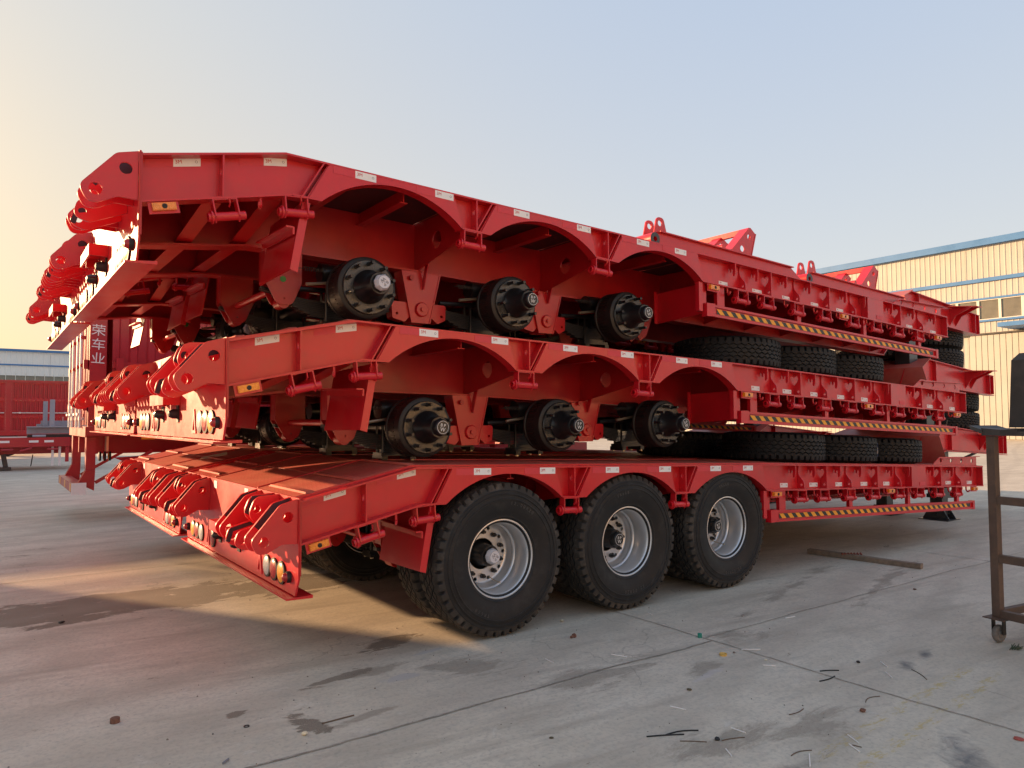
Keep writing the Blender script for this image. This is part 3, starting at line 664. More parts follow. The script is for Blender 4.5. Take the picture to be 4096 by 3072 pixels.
for k in range(10):
    a = 2*pi*(k+.5)/10; st.tube((.1675*cos(a), -.012, .1675*sin(a)), (.1675*cos(a), -.092, .1675*sin(a)), .0125, 9).tube((.1675*cos(a), -.016, .1675*sin(a)), (.1675*cos(a), -.034, .1675*sin(a)), .0165, 9)
stm = st.mesh('wheel_studs', BLACK)
wb = MB()
for k in range(10):
    a = 2*pi*k/10; wb.bar((.108*cos(a), -.03, .108*sin(a)), (.128*cos(a), -.024, .128*sin(a)), .03, .024, up=(0, 1, 0))
capk = MB().lathe([(.0, -.245), (.050, -.245), (.056, -.238), (.060, -.20)], n=40)
capkm = capk.mesh('hub_cap', BLACK); nutcap = MB().lathe([(.062, -.222), (.066, -.215), (.066, -.198), (.078, -.196)], n=8).mesh('axle_nut', BLACK)
capwm = MB().lathe([(.0, -.262), (.046, -.262), (.055, -.252), (.062, -.205), (.062, -.20)], n=8).mesh('hub_cap', CAPW)
def logo_mesh(m):
    mb = MB(); mb.lathe([(.0445, 0), (.047, 0)], n=36)
    me = mb.mesh('cap_emblem', m)
    bm = bmesh.new(); bm.from_mesh(me)
    for ch, sx, sz, sc in (('B', -.024, .004, .032), ('P', .003, .004, .032), ('W', -.021, -.029, .040)):
        tm = text_mesh(ch, sc, .0003, 'l', m).copy(); tm.transform(Matrix.Translation((sx, -.001, sz)) @ Matrix.Rotation(pi/2, 4, 'X')); bm.from_mesh(tm)
    bm.to_mesh(me); bm.free(); return me
LOGO = logo_mesh(WHITE); LOGOG = logo_mesh(GREYINK)
AX = [0., 1.295, 2.60]
axle = MB().tube((0, .55, .5625), (0, 2.35, .5625), .065, 16)
for y_ in (.72, 2.18): axle.tube((0-.22, y_, .70), (-.04, y_, .70), .075, 18).tube((-.04, y_, .70), (.02, y_, .66), .03, 8)
for y_ in (.80, 2.10): axle.box(-.07, .07, y_, y_+.10, .49, .63)
axm = axle.mesh('axle', BLACK)
coil = MB(); n_ = 60
pts = [(-.36+.17*k/n_, .66+.016*cos(k*1.15), .71+.016*sin(k*1.15)) for k in range(n_+1)]
coil.path(pts, .0035, 5).tube((-.40, .66, .71), (-.36, .66, .71), .003, 5).tube((-.19, .66, .71), (-.06, .66, .71), .003, 5)
coilm = coil.mesh('brake_return_spring', SPRING)
rod = MB().tube((-.34, .67, .60), (-.06, .67, .64), .012, 8).mesh('brake_rod', GOLD)
arm = MB().tube((-.44, .82, .585), (0, .82, .60), .020, 10).mesh('torque_rod', BLACK)
for i, x in enumerate(AX):
    a = place('axle', axm, t, (x, 0, 0)); place('brake_return_spring', coilm, a); place('brake_rod', rod, a)
    place('torque_rod', arm, t, (x, 0, 0))
    for y0 in (.88, 2.02):
        s_ = place('leaf_spring', leafm, t, (x, y0, 0)); e_ = place('spring_seat', seatm, s_); place('seat_nuts', nutm, e_)
    for sd in (0, 1):
        h = place('wheel_hub', hubm, t, (x, .355 if not sd else 2.545, .5625), (0, 0, pi*sd))
        place('hub_flange', flm, h); place('brake_drum', drm, h); place('wheel_studs', stm, h, rot=(0, .2*i, 0))['kind'] = 'stuff'; place('axle_nut', nutcap, h)
        if sd == 0 and i == 0:
            place('hub_cap', capwm, h, rot=(0, .2, 0)); place('cap_emblem', LOGOG, h, (0, -.2635, 0), (0, 2.4, 0))
        else:
            place('hub_cap', capkm, h); place('cap_emblem', LOGO, h, (0, -.2475, 0), (0, (.3, .12, -.25)[i], 0))
# rope winches and hooks below the rail
wbm = MB()
for xx in (-.085, .085): wbm.poly([(-.028, .0), (.028, .0), (.030, -.055), (.034, -.10), (.0, -.135), (-.034, -.10), (-.030, -.055)], xx-.005, xx+.005, 'x')
wbm.box(-.085, .085, -.028, .028, -.006, .0)
wbmesh = wbm.mesh('rope_winch', RED)
wd = MB().lathe([(.018, 0), (.0265, 0), (.0265, .27), (.018, .27)], n=16, closed=True).mesh('winch_drum', RED)
wr = MB().lathe([(.022, 0), (.040, 0), (.040, .012), (.022, .012)], n=14, closed=True).mesh('winch_ratchet', RED)
pawl = MB().path([(.02, -.03, -.05), (.022, -.055, -.035), (.02, -.06, -.005)], .006, 6).mesh('winch_pawl', RED)
def winch(x0, x1, z=None, yy=None):
    xm = (x0+x1)/2; z = Bz(xm)-.001 if z is None else z; s_ = (x1-x0)/.27
    sl = -math.atan2(Bz(x1)-Bz(x0), x1-x0)
    q = place('rope_winch', wbmesh, t, (xm, -.02, z), (0, sl, 0), (max(.8, s_), 1, 1))
    d = place('winch_drum', wd, q, (-.135, 0, -.098), (0, 0, -pi/2)); place('winch_ratchet', wr, q, (-.115, 0, -.098), (0, 0, -pi/2)); place('winch_pawl', pawl, q)
for a, b in ((-1.20, -.985), (-.775, -.555), (.52, .75), (1.79, 2.02), (3.63, 3.87), (4.04, 4.29), (4.56, 4.81), (5.07, 5.33), (5.64, 5.90), (6.13, 6.40), (6.63, 6.92), (7.17, 7.43)): winch(a, b)
hk = MB().path([(0, 0, .0), (.003, 0, -.045), (-.008, -.02, -.068), (-.02, -.045, -.06), (-.02, -.05, -.04)], .009, 7).mesh('rope_hook', RED)
for x in (-.878, 3.54, 4.0, 4.46, 4.99, 5.43, 6.06, 6.52, 7.05, 7.57): place('rope_hook', hk, t, (x, -.02, Bz(x)))
# side marker lamps
for x0, x1, m in ((-1.48, -1.35, AMBER), (3.25, 3.385, AMBER), (5.48, 5.62, AMBER), (7.70, 7.84, AMBER)):
    z = Bz((x0+x1)/2)-.032; sl = -math.atan2(Bz(x1)-Bz(x0), x1-x0)
    big = x0 < 0
    L_ = x1-x0; q = MB().box(-L_*.62, L_*.62, 0, .008, -.036, .036).build('side_lamp', RED, t, loc=((x0+x1)/2, -.035, z)); q.rotation_euler = (0, sl, 0)
    lz = MB().box(-L_*.48, L_*.48, -.022, 0, -.021, .021).box(-L_*.44, L_*.44, -.027, -.022, -.017, .017).build('lamp_lens', m, q)
    MB().lathe([(0, -.030), (.014, -.030), (.014, -.026)], n=14).lathe([(.006, -.032), (.010, -.032), (.010, -.030)], n=14).build('lamp_bulb', DRUM, q)
# guard rail with hazard strip
x0, x1 = 3.205, 7.74; z0a, z0b = .678, .565; z1a, z1b = .473, .365
gl = lambda x, k: (z0a, z0b)[k] + ((z1a, z1b)[k]-(z0a, z0b)[k])*(x-x0)/(x1-x0)
mb = MB(); h_ = .022
for (ka, da, db) in ((0, -h_, 0), (1, 0, h_)):
    mb.hexa([(x0, YN, gl(x0, ka)+da), (x1, YN, gl(x1, ka)+da), (x1, YN+.035, gl(x1, ka)+da), (x0, YN+.035, gl(x0, ka)+da), (x0, YN, gl(x0, ka)+db), (x1, YN, gl(x1, ka)+db), (x1, YN+.035, gl(x1, ka)+db), (x0, YN+.035, gl(x0, ka)+db)])
mb.hexa([(x0+.11, YN+.018, gl(x0+.11, 1)+h_+.001), (x1-.05, YN+.018, gl(x1, 1)+h_+.001), (x1-.05, YN+.03, gl(x1, 1)+h_+.001), (x0+.11, YN+.03, gl(x0+.11, 1)+h_+.001),
         (x0+.11, YN+.018, gl(x0+.11, 0)-h_-.001), (x1-.05, YN+.018, gl(x1, 0)-h_-.001), (x1-.05, YN+.03, gl(x1, 0)-h_-.001), (x0+.11, YN+.03, gl(x0+.11, 0)-h_-.001)])
mb.box(x0-.004, x0+.11, YN-.003, YN+.06, z0b-.004, z0a+.004); mb.box(x1-.05, x1+.004, YN-.003, YN+.06, z1b-.004, z1a+.004)
gr = mb.build('guard_rail', RED, t)
xs0, xs1 = x0+.155, x1-.10; mb = MB(); zt_ = lambda x: gl(x, 0)-h_-.012; zb_ = lambda x: gl(x, 1)+h_+.010; yy = YN+.014; period = .136; n_ = int((xs1-xs0)/(period/2))
mb.add([(xs0, yy, zb_(xs0)), (xs1, yy, zb_(xs1)), (xs1, yy, zt_(xs1)), (xs0, yy, zt_(xs0))], [(0, 1, 2, 3)]); mb.mi = 1
xq = xs0
while xq < xs1-.14:
    w2 = period*.5; mb.add([(xq+.05, yy-.001, zb_(xq+.05)), (xq+.05+w2, yy-.001, zb_(xq+.05+w2)), (xq+w2, yy-.001, zt_(xq+w2)), (xq, yy-.001, zt_(xq))], [(0, 1, 2, 3)]); xq += period
mb.build('hazard_strip', [HBK, YEL], gr)
for xa, xb in ((3.40, 3.505), (4.70, 4.765), (6.01, 6.07), (7.31, 7.375)):
    MB().box(xa, xb, YN+.037, YN+.075, gl(xa, 0)-.09, Bz(xa)+.001).build('rail_post', RED, t)
# reflective tapes and stickers with print
def on_rail(xa, xb, dtop, h, yy, m, nm):
    za, zb = T(xa)-dtop, T(xb)-dtop
    return MB().hexa([(xa, yy-.0015, za-h), (xb, yy-.0015, zb-h), (xb, yy, zb-h), (xa, yy, za-h), (xa, yy-.0015, za), (xb, yy-.0015, zb), (xb, yy, zb), (xa, yy, za)]).build(nm, m, t)
TXT3M = text_mesh('3M', .031, .0003, 'print', REDINK)
def sticker(xa, xb, dtop, yy, h=.048, small=False, fromz=None):
    q = on_rail(xa, xb, dtop, h, yy, WHITE, 'white_sticker'); sl = -math.atan2(T(xb)-T(xa), xb-xa); L_ = xb-xa; s_ = 1 if not small else .75
    z = T(xa)-dtop
    place('red_print', TXT3M, q, (xa+L_*.07, yy-.002, z-.030*s_-L_*.07*math.tan(sl)), (pi/2, 0, 0), (s_, s_, 1)).rotation_euler = (pi/2, sl, 0)
    k = empty  # small round mark right
    mk = MB().lathe([(.0055, 0), (.008, 0)], n=14).build('grey_print', GREYINK, q, loc=(xb-L_*.16, yy-.002, z-.022-L_*.84*math.tan(sl)))
    return q
BIGST = [(-1.505, -1.358, -1.210), (-.99, -.845, -.702), (-.426, -.278, -.130), (.173, .318, .467), (.317+.0, .317, .463), (.852, .997, 1.145), (1.477, 1.624, 1.771), (2.12, 2.30, 2.45), (2.62, 2.778, 2.93)]
for i, (a, b, c) in enumerate(BIGST):
    if i == 4: continue
    yy = YW if i < 2 else YN+.0015
    if a < b: on_rail(a, b, .022, .048, yy, TAPE, 'red_reflective_tape')
    sticker(b, c, .022, yy-.0002)
for a, b in ((3.48, 3.61), (4.0, 4.15), (4.50, 4.63), (5.02, 5.16), (5.52, 5.66), (6.44, 6.53), (7.10, 7.25), (7.72, 7.87)):
    yy = YW if not 6.05 < a < 6.4 else YN; d = T(a)-Bz(a)-.070
    sticker(a, b, d, yy, .044, True)
on_rail(6.24, 6.38, T(6.3)-Bz(6.3)-.07, .044, YN, TAPE, 'red_reflective_tape')
# raised ledges on the front corners of the deck
for yl in (.03, 2.85):
    z = lambda x: T(x)-.001
    p = [(6.76, z(6.76)), (8.035, z(8.035)), (8.035, z(8.035)+.115), (6.95, z(6.95)+.10)]
    MB().poly(p, yl, yl+.010, 'y', [circ(x_, z(x_)+.058, .030, 16) for x_ in (6.99, 7.28, 7.58, 7.89)]).box(6.95, 8.035, yl-.05, yl, .0+z(8.0)+.115+.001, z(8.0)+.123).build('front_ledge', RED, t)
# gooseneck
NP = [(8.0, .935), (8.25, 1.32), (8.86, 1.475), (11.12, 1.286), (11.12, .970), (8.9, 1.10), (8.7, 1.06), (8.042, .50)]
for y0 in (.85, 2.05):
    MB().poly([(8.0, .50)] + NP[:-1] , y0-.006, y0+.006).build('neck_web', RED, t)
    mb = MB(); strip(mb, [(8.86, 1.475), (11.14, 1.285)], y0-.065, y0+.065, -.012); strip(mb, [(8.0, .49), (8.7, 1.05), (8.9, 1.09), (11.14, .958)], y0-.065, y0+.065, -.012); mb.build('neck_flange', RED, t)
    for x in (9.1, 11.0):
        zt, zb = 1.475-(x-8.86)*.0833-.014, 1.10-(x-8.9)*.0587+.002
        MB().box(x-.006, x+.006, y0-.06, y0-.007, zb, zt).build('neck_stiffener', RED, t)
    MB().box(11.122, 11.132, y0-.064, y0+.064, .972, 1.284).build('neck_end_plate', RED, t)
# flared side brackets of the neck
for s_, y0 in ((-1, .85), (1, 2.05)):
    zt = lambda x: 1.475-(x-8.86)*.0833-.016
    MB().poly([(9.95, y0+s_*.09), (10.62, y0+s_*.09), (10.50, y0+s_*.36), (10.30, y0+s_*.36)], zt(10.5), zt(10.5)+.012, 'z').build('neck_bracket', RED, t)
    for x in (10.2, 10.40):
        MB().poly([(y0+s_*.007, zt(10.5)-.002), (y0+s_*.34, zt(10.5)-.002), (y0+s_*.30, zt(10.5)-.03), (y0+s_*.10, zt(10.5)-.12), (y0+s_*.007, zt(10.5)-.27)], x-.006, x+.006, 'x').build('bracket_web', RED, t)
def plate3(p, m, nm):
    mb = MB(); th = Vector((0, 0, -.012)); p = [Vector(q) for q in p]; mb.hexa([q+th for q in p]+p); return mb.build(nm, m, t)
plate3([(8.03, .40, .945), (8.25, .60, 1.322), (8.25, 2.30, 1.322), (8.03, 2.50, .945)], CHK, 'neck_slope_plate')
plate3([(8.252, .60, 1.322), (8.86, .76, 1.487), (8.86, 2.14, 1.487), (8.252, 2.30, 1.322)], CHK, 'neck_slope_plate')
plate3([(8.862, .95, 1.486), (11.12, .95, 1.297), (11.12, 1.95, 1.297), (8.862, 1.95, 1.486)], CHK, 'neck_top_plate')
plate3([(9.3, .95, 1.085), (11.12, .95, .98), (11.12, 1.95, .98), (9.3, 1.95, 1.085)], LEG, 'kingpin_plate')
MB().poly([(8.26, .62), (8.50, .70), (8.48, .84), (8.2, .84)], 1.05, 1.062, 'z').build('neck_gusset', RED, t)
for s_, y0 in ((-1, .85), (1, 2.05)):
    MB().hexa([(8.25, y0+s_*.25, 1.31), (8.262, y0+s_*.25, 1.31), (8.262, y0+s_*.008, 1.31), (8.25, y0+s_*.008, 1.31)][::1] + [(8.25, y0+s_*.25, 1.0), (8.262, y0+s_*.25, 1.0), (8.262, y0+s_*.008, .9), (8.25, y0+s_*.008, .9)]).build('neck_gusset', RED, t)
# landing legs
for y0 in (1.02, 1.88):
    l = MB().box(9.0, 9.24, y0-.11, y0+.11, .36, 1.07).build('landing_leg', LEG, t)
    MB().box(9.02, 9.22, y0-.09, y0+.09, .10, .36).box(8.985, 9.255, y0-.125, y0+.125, .34, .40).build('leg_inner', LEG, l)
    MB().poly([(y0-.20, .012), (y0+.20, .012), (y0+.12, .15), (y0-.12, .15)], 9.0, 9.012, 'x').poly([(y0-.20, .012), (y0+.20, .012), (y0+.12, .15), (y0-.12, .15)], 9.228, 9.24, 'x').box(8.90, 9.34, y0-.22, y0+.22, .002, .012).box(9.012, 9.228, y0-.10, y0+.10, .08, .10).tube((8.99, y0, .10), (9.25, y0, .10), .025, 10).build('leg_foot', LEG, l)
MB().path([(9.26, .95, .34), (9.5, .93, .33), (9.62, .92, .40), (9.64, .90, .55)], .014, 8).build('leg_crank', LEG, t)
MB().tube((9.12, 1.12, .62), (9.12, 1.78, .62), .02, 8).bar((8.95, 1.0, .60), (8.3, .9, .98), .04, .04).build('leg_brace', LEG, t)
MB().tube((9.30, 1.02, .80), (10.3, .92, 1.02), .022, 8).build('support_strut', LEG, t)

# ================================================================ TYRES
def tyre_mesh(name, m1, m2, m3, teeth=46, sub=8):
    N = teeth*sub; AMP = .0105
    zz = lambda i, ph=0: (abs(((i/sub+ph) % 1)*2-1)*2-1)*AMP
    prof = [(.262, -.100), (.275, -.112), (.296, -.121), (.300, -.127), (.306, -.131), (.311, -.130), (.316, -.1305), (.345, -.143), (.40, -.154), (.432, -.1565), (.435, -.161), (.443, -.161), (.446, -.1565), (.468, -.154), (.471, -.159), (.478, -.1585), (.481, -.1525), (.497, -.149), (.503, -.151), (.508, -.147)]
    np_ = len(prof); rows = []
    for i in range(N):
        notch = (i % sub) in (0, 1); notch2 = ((i+sub//2) % sub) in (0, 1)
        def sh(n_): return [((.519 if n_ else .524), -.1445 if not n_ else -.139), ((.524 if n_ else .540), -.139 if not n_ else -.130), ((.528 if n_ else .5525), -.1335 if not n_ else -.122), ((.532 if n_ else .556), -.118), ((.536 if n_ else .5575), -.104)]
        row = list(prof) + sh(notch) + [(.558, -.090)]
        for c_, ph in ((-.060, 0), (-.020, .5), (.020, 0), (.060, .5)):
            q = zz(i, ph); row += [(.560, c_-.0075+q), (.540, c_-.0045+q), (.540, c_+.0045+q), (.560, c_+.0075+q)]
        row += [(.558, .090)] + [(r_, -t_) for (r_, t_) in sh(notch2)[::-1]] + [(r_, -t_) for (r_, t_) in prof[::-1]]
        rows.append(row)
    k = len(rows[0]); vs = []
    for i in range(N):
        a = 2*pi*i/N
        for (r_, t_) in rows[i]: vs.append((r_*cos(a), t_, r_*sin(a)))
    g0 = np_+6; fs = []; ms = []
    for i in range(N):
        j = (i+1) % N; nn = (i % sub) in (0, 1)
        for q in range(k-1):
            fs.append((i*k+q, i*k+q+1, j*k+q+1, j*k+q))
            if q < np_-1 or q > k-np_-1: ms.append(0)
            elif g0 <= q < g0+16 and (q-g0) % 4 in (0, 1, 2): ms.append(2)
            elif np_ <= q < np_+4 and nn: ms.append(2)
            else: ms.append(1)
    mb = MB(); mb.v = vs; mb.f = fs; mb.m = ms
    return mb.mesh(name, [m1, m2, m3], 40)
TY = tyre_mesh('tyre', RUB, RUBT, RUBG); TYN = tyre_mesh('loose_tyre', RUBN, RUBN, RUBG)
def arc_text(s, rad, a0, size, m, flip=False):
    bm = bmesh.new(); step = size*.82/rad; 
    for i, ch in enumerate(s):
        if ch == ' ': continue
        a = a0 - i*step; tm = text_mesh(ch, size, .0012, 'l', m).copy()
        tm.transform(Matrix.Rotation(-(a-pi/2), 4, 'Y') @ Matrix.Translation((-size*.3, 0, rad)) @ Matrix.Rotation(pi/2, 4, 'X')); bm.from_mesh(tm)
    me = bpy.data.meshes.new('sidewall_lettering'); bm.to_mesh(me); bm.free(); me.materials.append(m); return me
L1 = arc_text('12.00R20', .40, R(10), .036, RUBL); L2 = arc_text('TR668', .40, R(130), .036, RUBL)
# rim: outer wheel (disc deep inside) - profile (radius, depth from outer flange)
rimp = [(.262, .030), (.284, .022), (.293, .010), (.290, .000), (.282, -.001), (.272, .012), (.260, .022), (.255, .036), (.250, .060), (.246, .155), (.252, .163), (.252, .176), (.240, .184), (.238, .196), (.243, .202), (.243, .212), (.232, .222), (.229, .245), (.222, .258), (.210, .262)]
rimm = MB().lathe(rimp, n=72).lathe([(.262, .030), (.262, .26), (.226, .27)], n=48).mesh('rim', RIM, 50)
dm = MB().poly(circ(0, 0, .228, 60), .262, .274, 'y', [circ(0, 0, .118, 40)] + [circ(.197*cos(2*pi*(k)/10), .197*sin(2*pi*k/10), .0155, 12) for k in range(10)]).mesh('rim_disc', RIM)
wn = MB()
for k in range(10):
    a = 2*pi*(k+.5)/10; c_, s_ = .1675*cos(a), .1675*sin(a); wn.tube((c_, .262, s_), (c_, .236, s_), .019, 6).tube((c_, .262, s_), (c_, .215, s_), .0115, 9)
wnm = wn.mesh('wheel_nuts', BLACK)
valve = MB().path([(.19, .258, 0), (.21, .18, 0), (.212, .14, 0)], .0045, 6).tube((.212, .14, 0), (.212, .115, 0), .007, 8).mesh('valve_stem', GOLD)
for sd in (0, 1):
    for i, x in enumerate(AX):
        yo = .01 if sd == 0 else 2.89
        sg = 1 if sd == 0 else -1
        wz = .5625
        W_ = empty('wheel', (x, yo, wz), (0, 0, pi*sd), t)
        a0 = (.5, 1.9, 3.3)[i]
        tq = place('tyre', TY, W_, (0, .118, 0), (0, a0, 0))
        place('sidewall_lettering', [L2, L1, L1][i], W_, (0, -.0375, 0), (0, [R(240), R(80), R(80)][i], 0)); 
        if i: place('sidewall_lettering', L2, W_, (0, -.0375, 0), (0, R(20), 0))
        else: place('sidewall_lettering', L1, W_, (0, -.0375, 0), (0, R(-70), 0))
        place('rim', rimm, W_); place('rim_disc', dm, W_, (0, 0, 0), (0, .35*i, 0)); place('wheel_nuts', wnm, W_, (0, 0, 0), (0, .35*i, 0)); place('valve_stem', valve, W_, rot=(0, (1.25, 2.6, 1.05)[i], 0))
        W2 = empty('wheel', (x, yo+sg*.35, wz), (0, 0, pi*sd), t); place('tyre', TY, W2, (0, .118, 0), (0, a0+1, 0))
        place('rim', rimm, W2, (0, .236, 0), (0, 0, pi))

# ---- six trailers
tag(TR, 'lowest lowbed trailer of the near stack, on its silver rimmed wheels on the concrete', 'trailer', 'stacked red lowbed trailers')
refresh_kids()
DY = 3.10
def clone(dx, dy, dz, pitch, label, skip=()):
    c = copy_tree(TR, None, skip); c.location = (dx, dy, dz); c.rotation_euler = (0, -R(pitch), 0); c['label'] = label; return c
B1 = clone(-.437, 0, .968, .23, 'middle lowbed trailer of the near stack, bare hubs, side glowing orange', ('wheel',))
C1 = clone(-.912, 0, 1.968, .17, 'topmost lowbed trailer of the near stack, bare hubs, two ramps lying on its deck', ('wheel',))
A2 = clone(-.03, DY, 0, 0, 'lowest lowbed trailer of the far stack, chequered deck with a paper scrap at its tail')
B2 = clone(-.437, DY, .968, .23, 'middle lowbed trailer of the far stack, tail plate beside the near middle one', ('wheel',))
C2 = clone(-.912, DY, 1.968, .17, 'topmost lowbed trailer of the far stack, tail against the yellow sky', ('wheel',))

refresh_kids()
for root in (TR, B1, A2, B2):                # the green paint dab is only on the top trailers' hangers
    for ch in KIDS[root.name]:
        if ch.name.startswith('paint_mark'): bpy.data.objects.remove(ch)
refresh_kids()
for root in (B1, B2):                        # the middle trailers wear black emblem caps on every hub
    for ch in KIDS[root.name]:
        for q in KIDS.get(ch.name, ()):
            if q.name.startswith('hub_cap') and q.data == capwm: q.data = capkm
            if q.name.startswith('cap_emblem') and q.data == LOGOG: q.data = LOGO; q.location = (0, -.2475, 0); q.rotation_euler = (0, .2, 0)

# ================================================================ LOOSE TYRES (lying flat)
LABM = mat('paper_label_blue', (.03, .07, .22), .5); LABW = mat('paper_label_white', (.62, .64, .68), .5)
def tyre_label():
    # paper tyre label wrapped on the tread
    mb = MB(); n_ = 7; half = .20
    def band(z0, z1, rr, mi):
        mb.mi = mi; vs = []
        for k in range(n_+1):
            a = -half/.56+2*half/.56*k/n_; vs += [(rr*cos(a), z0, rr*sin(a)), (rr*cos(a), z1, rr*sin(a))]
        mb.add(vs, [(2*i, 2*i+1, 2*i+3, 2*i+2) for i in range(n_)])
    band(-.085, -.050, .5655, 0); band(-.050, .030, .5655, 1); band(.030, .085, .5655, 0)
    me = mb.mesh('paper_label', [LABM, LABW]); bm = bmesh.new(); bm.from_mesh(me)
    for i, ch in enumerate('TR666'):
        tm = text_mesh(ch, .045, .0006, 'l', GREYINK).copy(); a = -.22+i*.065
        # letters upright on the tread, read from outside
        tm.transform(Matrix.Rotation(-a, 4, 'Y') @ Matrix(((0, 0, 1, .566), (0, 1, 0, -.03), (1, 0, 0, 0), (0, 0, 0, 1)))); bm.from_mesh(tm)
    bm.to_mesh(me); bm.free(); return me
LAB = tyre_label()
rimflat = MB().lathe(rimp, n=48).lathe([(.262, .030), (.262, .235)], n=40).mesh('rim', RIM, 50)
def loose(x, y, z, label, rot=0, lab=None, tilt=(0, 0), withrim=False):
    o = bpy.data.objects.new('loose_tyre', TYN); C.objects.link(o); o.location = (x, y, z)
    o.rotation_euler = Matrix.Rotation(tilt[0], 3, 'Y').to_euler(); m_ = Matrix.Rotation(tilt[0], 4, 'Y') @ Matrix.Rotation(tilt[1], 4, 'X') @ Matrix.Rotation(rot, 4, 'Z') @ Matrix.Rotation(pi/2, 4, 'X')
    m_.translation = (x, y, z); o.matrix_world = m_
    tag(o, label, 'tyre', 'new tyres lying flat between the trailers')
    if lab is not None: place('paper_label', LAB, o, rot=(0, lab, 0))
    rm = place('rim', rimflat, o, (0, -.118, 0))
    return o
zt0 = lambda x, dz=0: T(x)+dz+.165
TLT = math.atan(.044)
ord_ = ['', 'rearmost of the three along the edge', 'middle of the three along the edge', 'front one beside the landing leg']
angs = [None, R(38), None, R(72)]
for i, x in ((1, 4.22), (2, 5.33), (3, 6.44)):
    loose(x, .62, zt0(x), 'black tyre on the lowest deck, ' + ord_[i], rot=.7*i, lab=(angs[i]+0*i) if angs[i] is not None else None, tilt=(TLT, 0))
for i, x in ((1, 3.42), (2, 4.48), (3, 5.53)):
    loose(x, .62, .968+.004*x+T(x+.437)+.165, 'black tyre on the middle deck, ' + ord_[i], rot=.5+.9*i, lab=R(200) if i == 2 else None, tilt=(TLT-.004, 0))
# second rows further in, seen through the gaps
for i, (xa, xb) in enumerate(((4.44, 3.56), (5.62, 4.75))):
    loose(xa, 2.2, zt0(xa), 'black tyre lying in the inner row on the lowest deck, ' + ('nearest the hubs', 'front one')[i], rot=i, tilt=(TLT, 0))
    loose(xb, 2.2, .968+.004*xb+T(xb+.437)+.165, 'black tyre lying in the inner row on the middle deck, ' + ('nearest the hubs', 'front one')[i], rot=i+2, tilt=(TLT, 0))
# stacks of two on the goosenecks
nz_ = lambda x: 1.475-(x-8.86)*.0833+.015
tn = math.atan(.0833)
for k, (nm, x0_, dx, dz, pt) in enumerate((('lowest', 10.26, 0, 0, 0), ('middle', 9.74, -.437, .968, .0040))):
    z = nz_(x0_-dx)+dz+pt*(x0_+.4)
    for j in (0, 1):
        o = loose(x0_, 1.45, z+.165+.325*j, ('bottom' if j == 0 else 'top') + ' tyre of the pair stacked on the ' + nm + ' gooseneck', rot=2*j+k, lab=None, tilt=(tn-pt, 0))
    loose(x0_-1.35, 1.62, z+.165+.10, 'tyre half hidden behind the pair on the ' + nm + ' gooseneck', rot=1, tilt=(tn-pt, 0))
    if k == 0: lt_ = place('paper_label', LAB, bpy.data.objects[[o_.name for o_ in bpy.data.objects if o_.get('label', '').startswith('bottom tyre of the pair stacked on the lowest')][0]], rot=(0, 0, 0)); LT = lt_

# ================================================================ RAMPS lying on the top deck
def ramp(ox, oy, oz, pitch, label):
    t_ = empty('loading_ramp', (ox, oy, oz), (0, pitch, 0))
    tag(t_, label, 'ramp', 'loading ramps on the topmost deck')
    Wd = .62
    for yy in (0, Wd):
        MB().poly([(.05, .0), (2.28, .0), (2.34, .03), (2.12, .145), (.05, .145)], yy-.006, yy+.006).box(.05, 2.12, yy-.04, yy+.04, .146, .156).build('side_channel', RED, t_)
    for x in (.2, .55, .9, 1.25, 1.6, 1.95): MB().box(x, x+.06, .041, Wd-.041, .10, .140).build('rung', RED, t_)
    MB().box(.10, 2.1, .045, Wd-.045, .02, .03).build('ramp_web', RED_IN, t_)
    MB().lathe([(.024, 0), (.062, 0), (.062, Wd+.05), (.024, Wd+.05)], (.0, -.02, .075), 22, closed=True).build('hinge_tube', RED, t_)
    MB().lathe([(.024, -.002), (.060, -.002), (.060, 0)], (.0, -.02, .075), 22).build('bare_tube_end', LEG, t_)
    ear = MB().poly(rounded([(-.04, .10), (.15, .13), (.09, .30), (-.0, .30)], [0, 0, .045, .045]), -.006, .006, 'y', [circ(.045, .245, .028, 16)]).mesh('lifting_ear', RED)
    place('lifting_ear', ear, t_, (.05, .02, 0)); place('lifting_ear', ear, t_, (.05, .15, 0))
    # stand frames: folded plate feet joined by a top bar
    for yy, sc in ((.01, 1), (.36, .93)):
        a = [(1.08, .15), (1.20, .15), (1.46, .40), (1.38, .46)]; 
        s_ = MB()
        s_.poly([(1.10, .156), (1.23, .156), (1.47, .42*sc), (1.40, .47*sc)], yy, yy+.010, 'y') if 0 else None
        s_.hexa([(1.10, yy-.004, .156), (1.125, yy-.004, .156), (1.125, yy+.11, .156), (1.10, yy+.11, .156), (1.40, yy-.004, .455*sc), (1.425, yy-.004, .455*sc), (1.425, yy+.11, .455*sc), (1.40, yy+.11, .455*sc)])
        s_.build('stand_leg', RED, t_)
        MB().poly([(1.126, .157), (1.44, .157), (1.51, .41*sc), (1.43, .46*sc)], yy, yy+.008, 'y', [circ(1.30, .22, .033, 14), circ(1.405, .36*sc, .026, 14)]).build('stand_plate', RED, t_)
        MB().hexa([(1.442, yy-.004, .157), (1.452, yy-.004, .157), (1.452, yy+.08, .157), (1.442, yy+.08, .157), (1.512, yy-.004, .41*sc), (1.522, yy-.004, .41*sc), (1.522, yy+.08, .41*sc), (1.512, yy+.08, .41*sc)]).build('stand_flange', RED, t_)
    MB().box(1.40, 1.44, .12, .70, .40, .455).build('top_bar', RED, t_)
    MB().tube((1.02, .02, .19), (1.02, .30, .19), .03, 12).build('cross_tube', RED, t_)
czd = lambda x: 1.968+.0030*(x+.912)+T(x+.912)
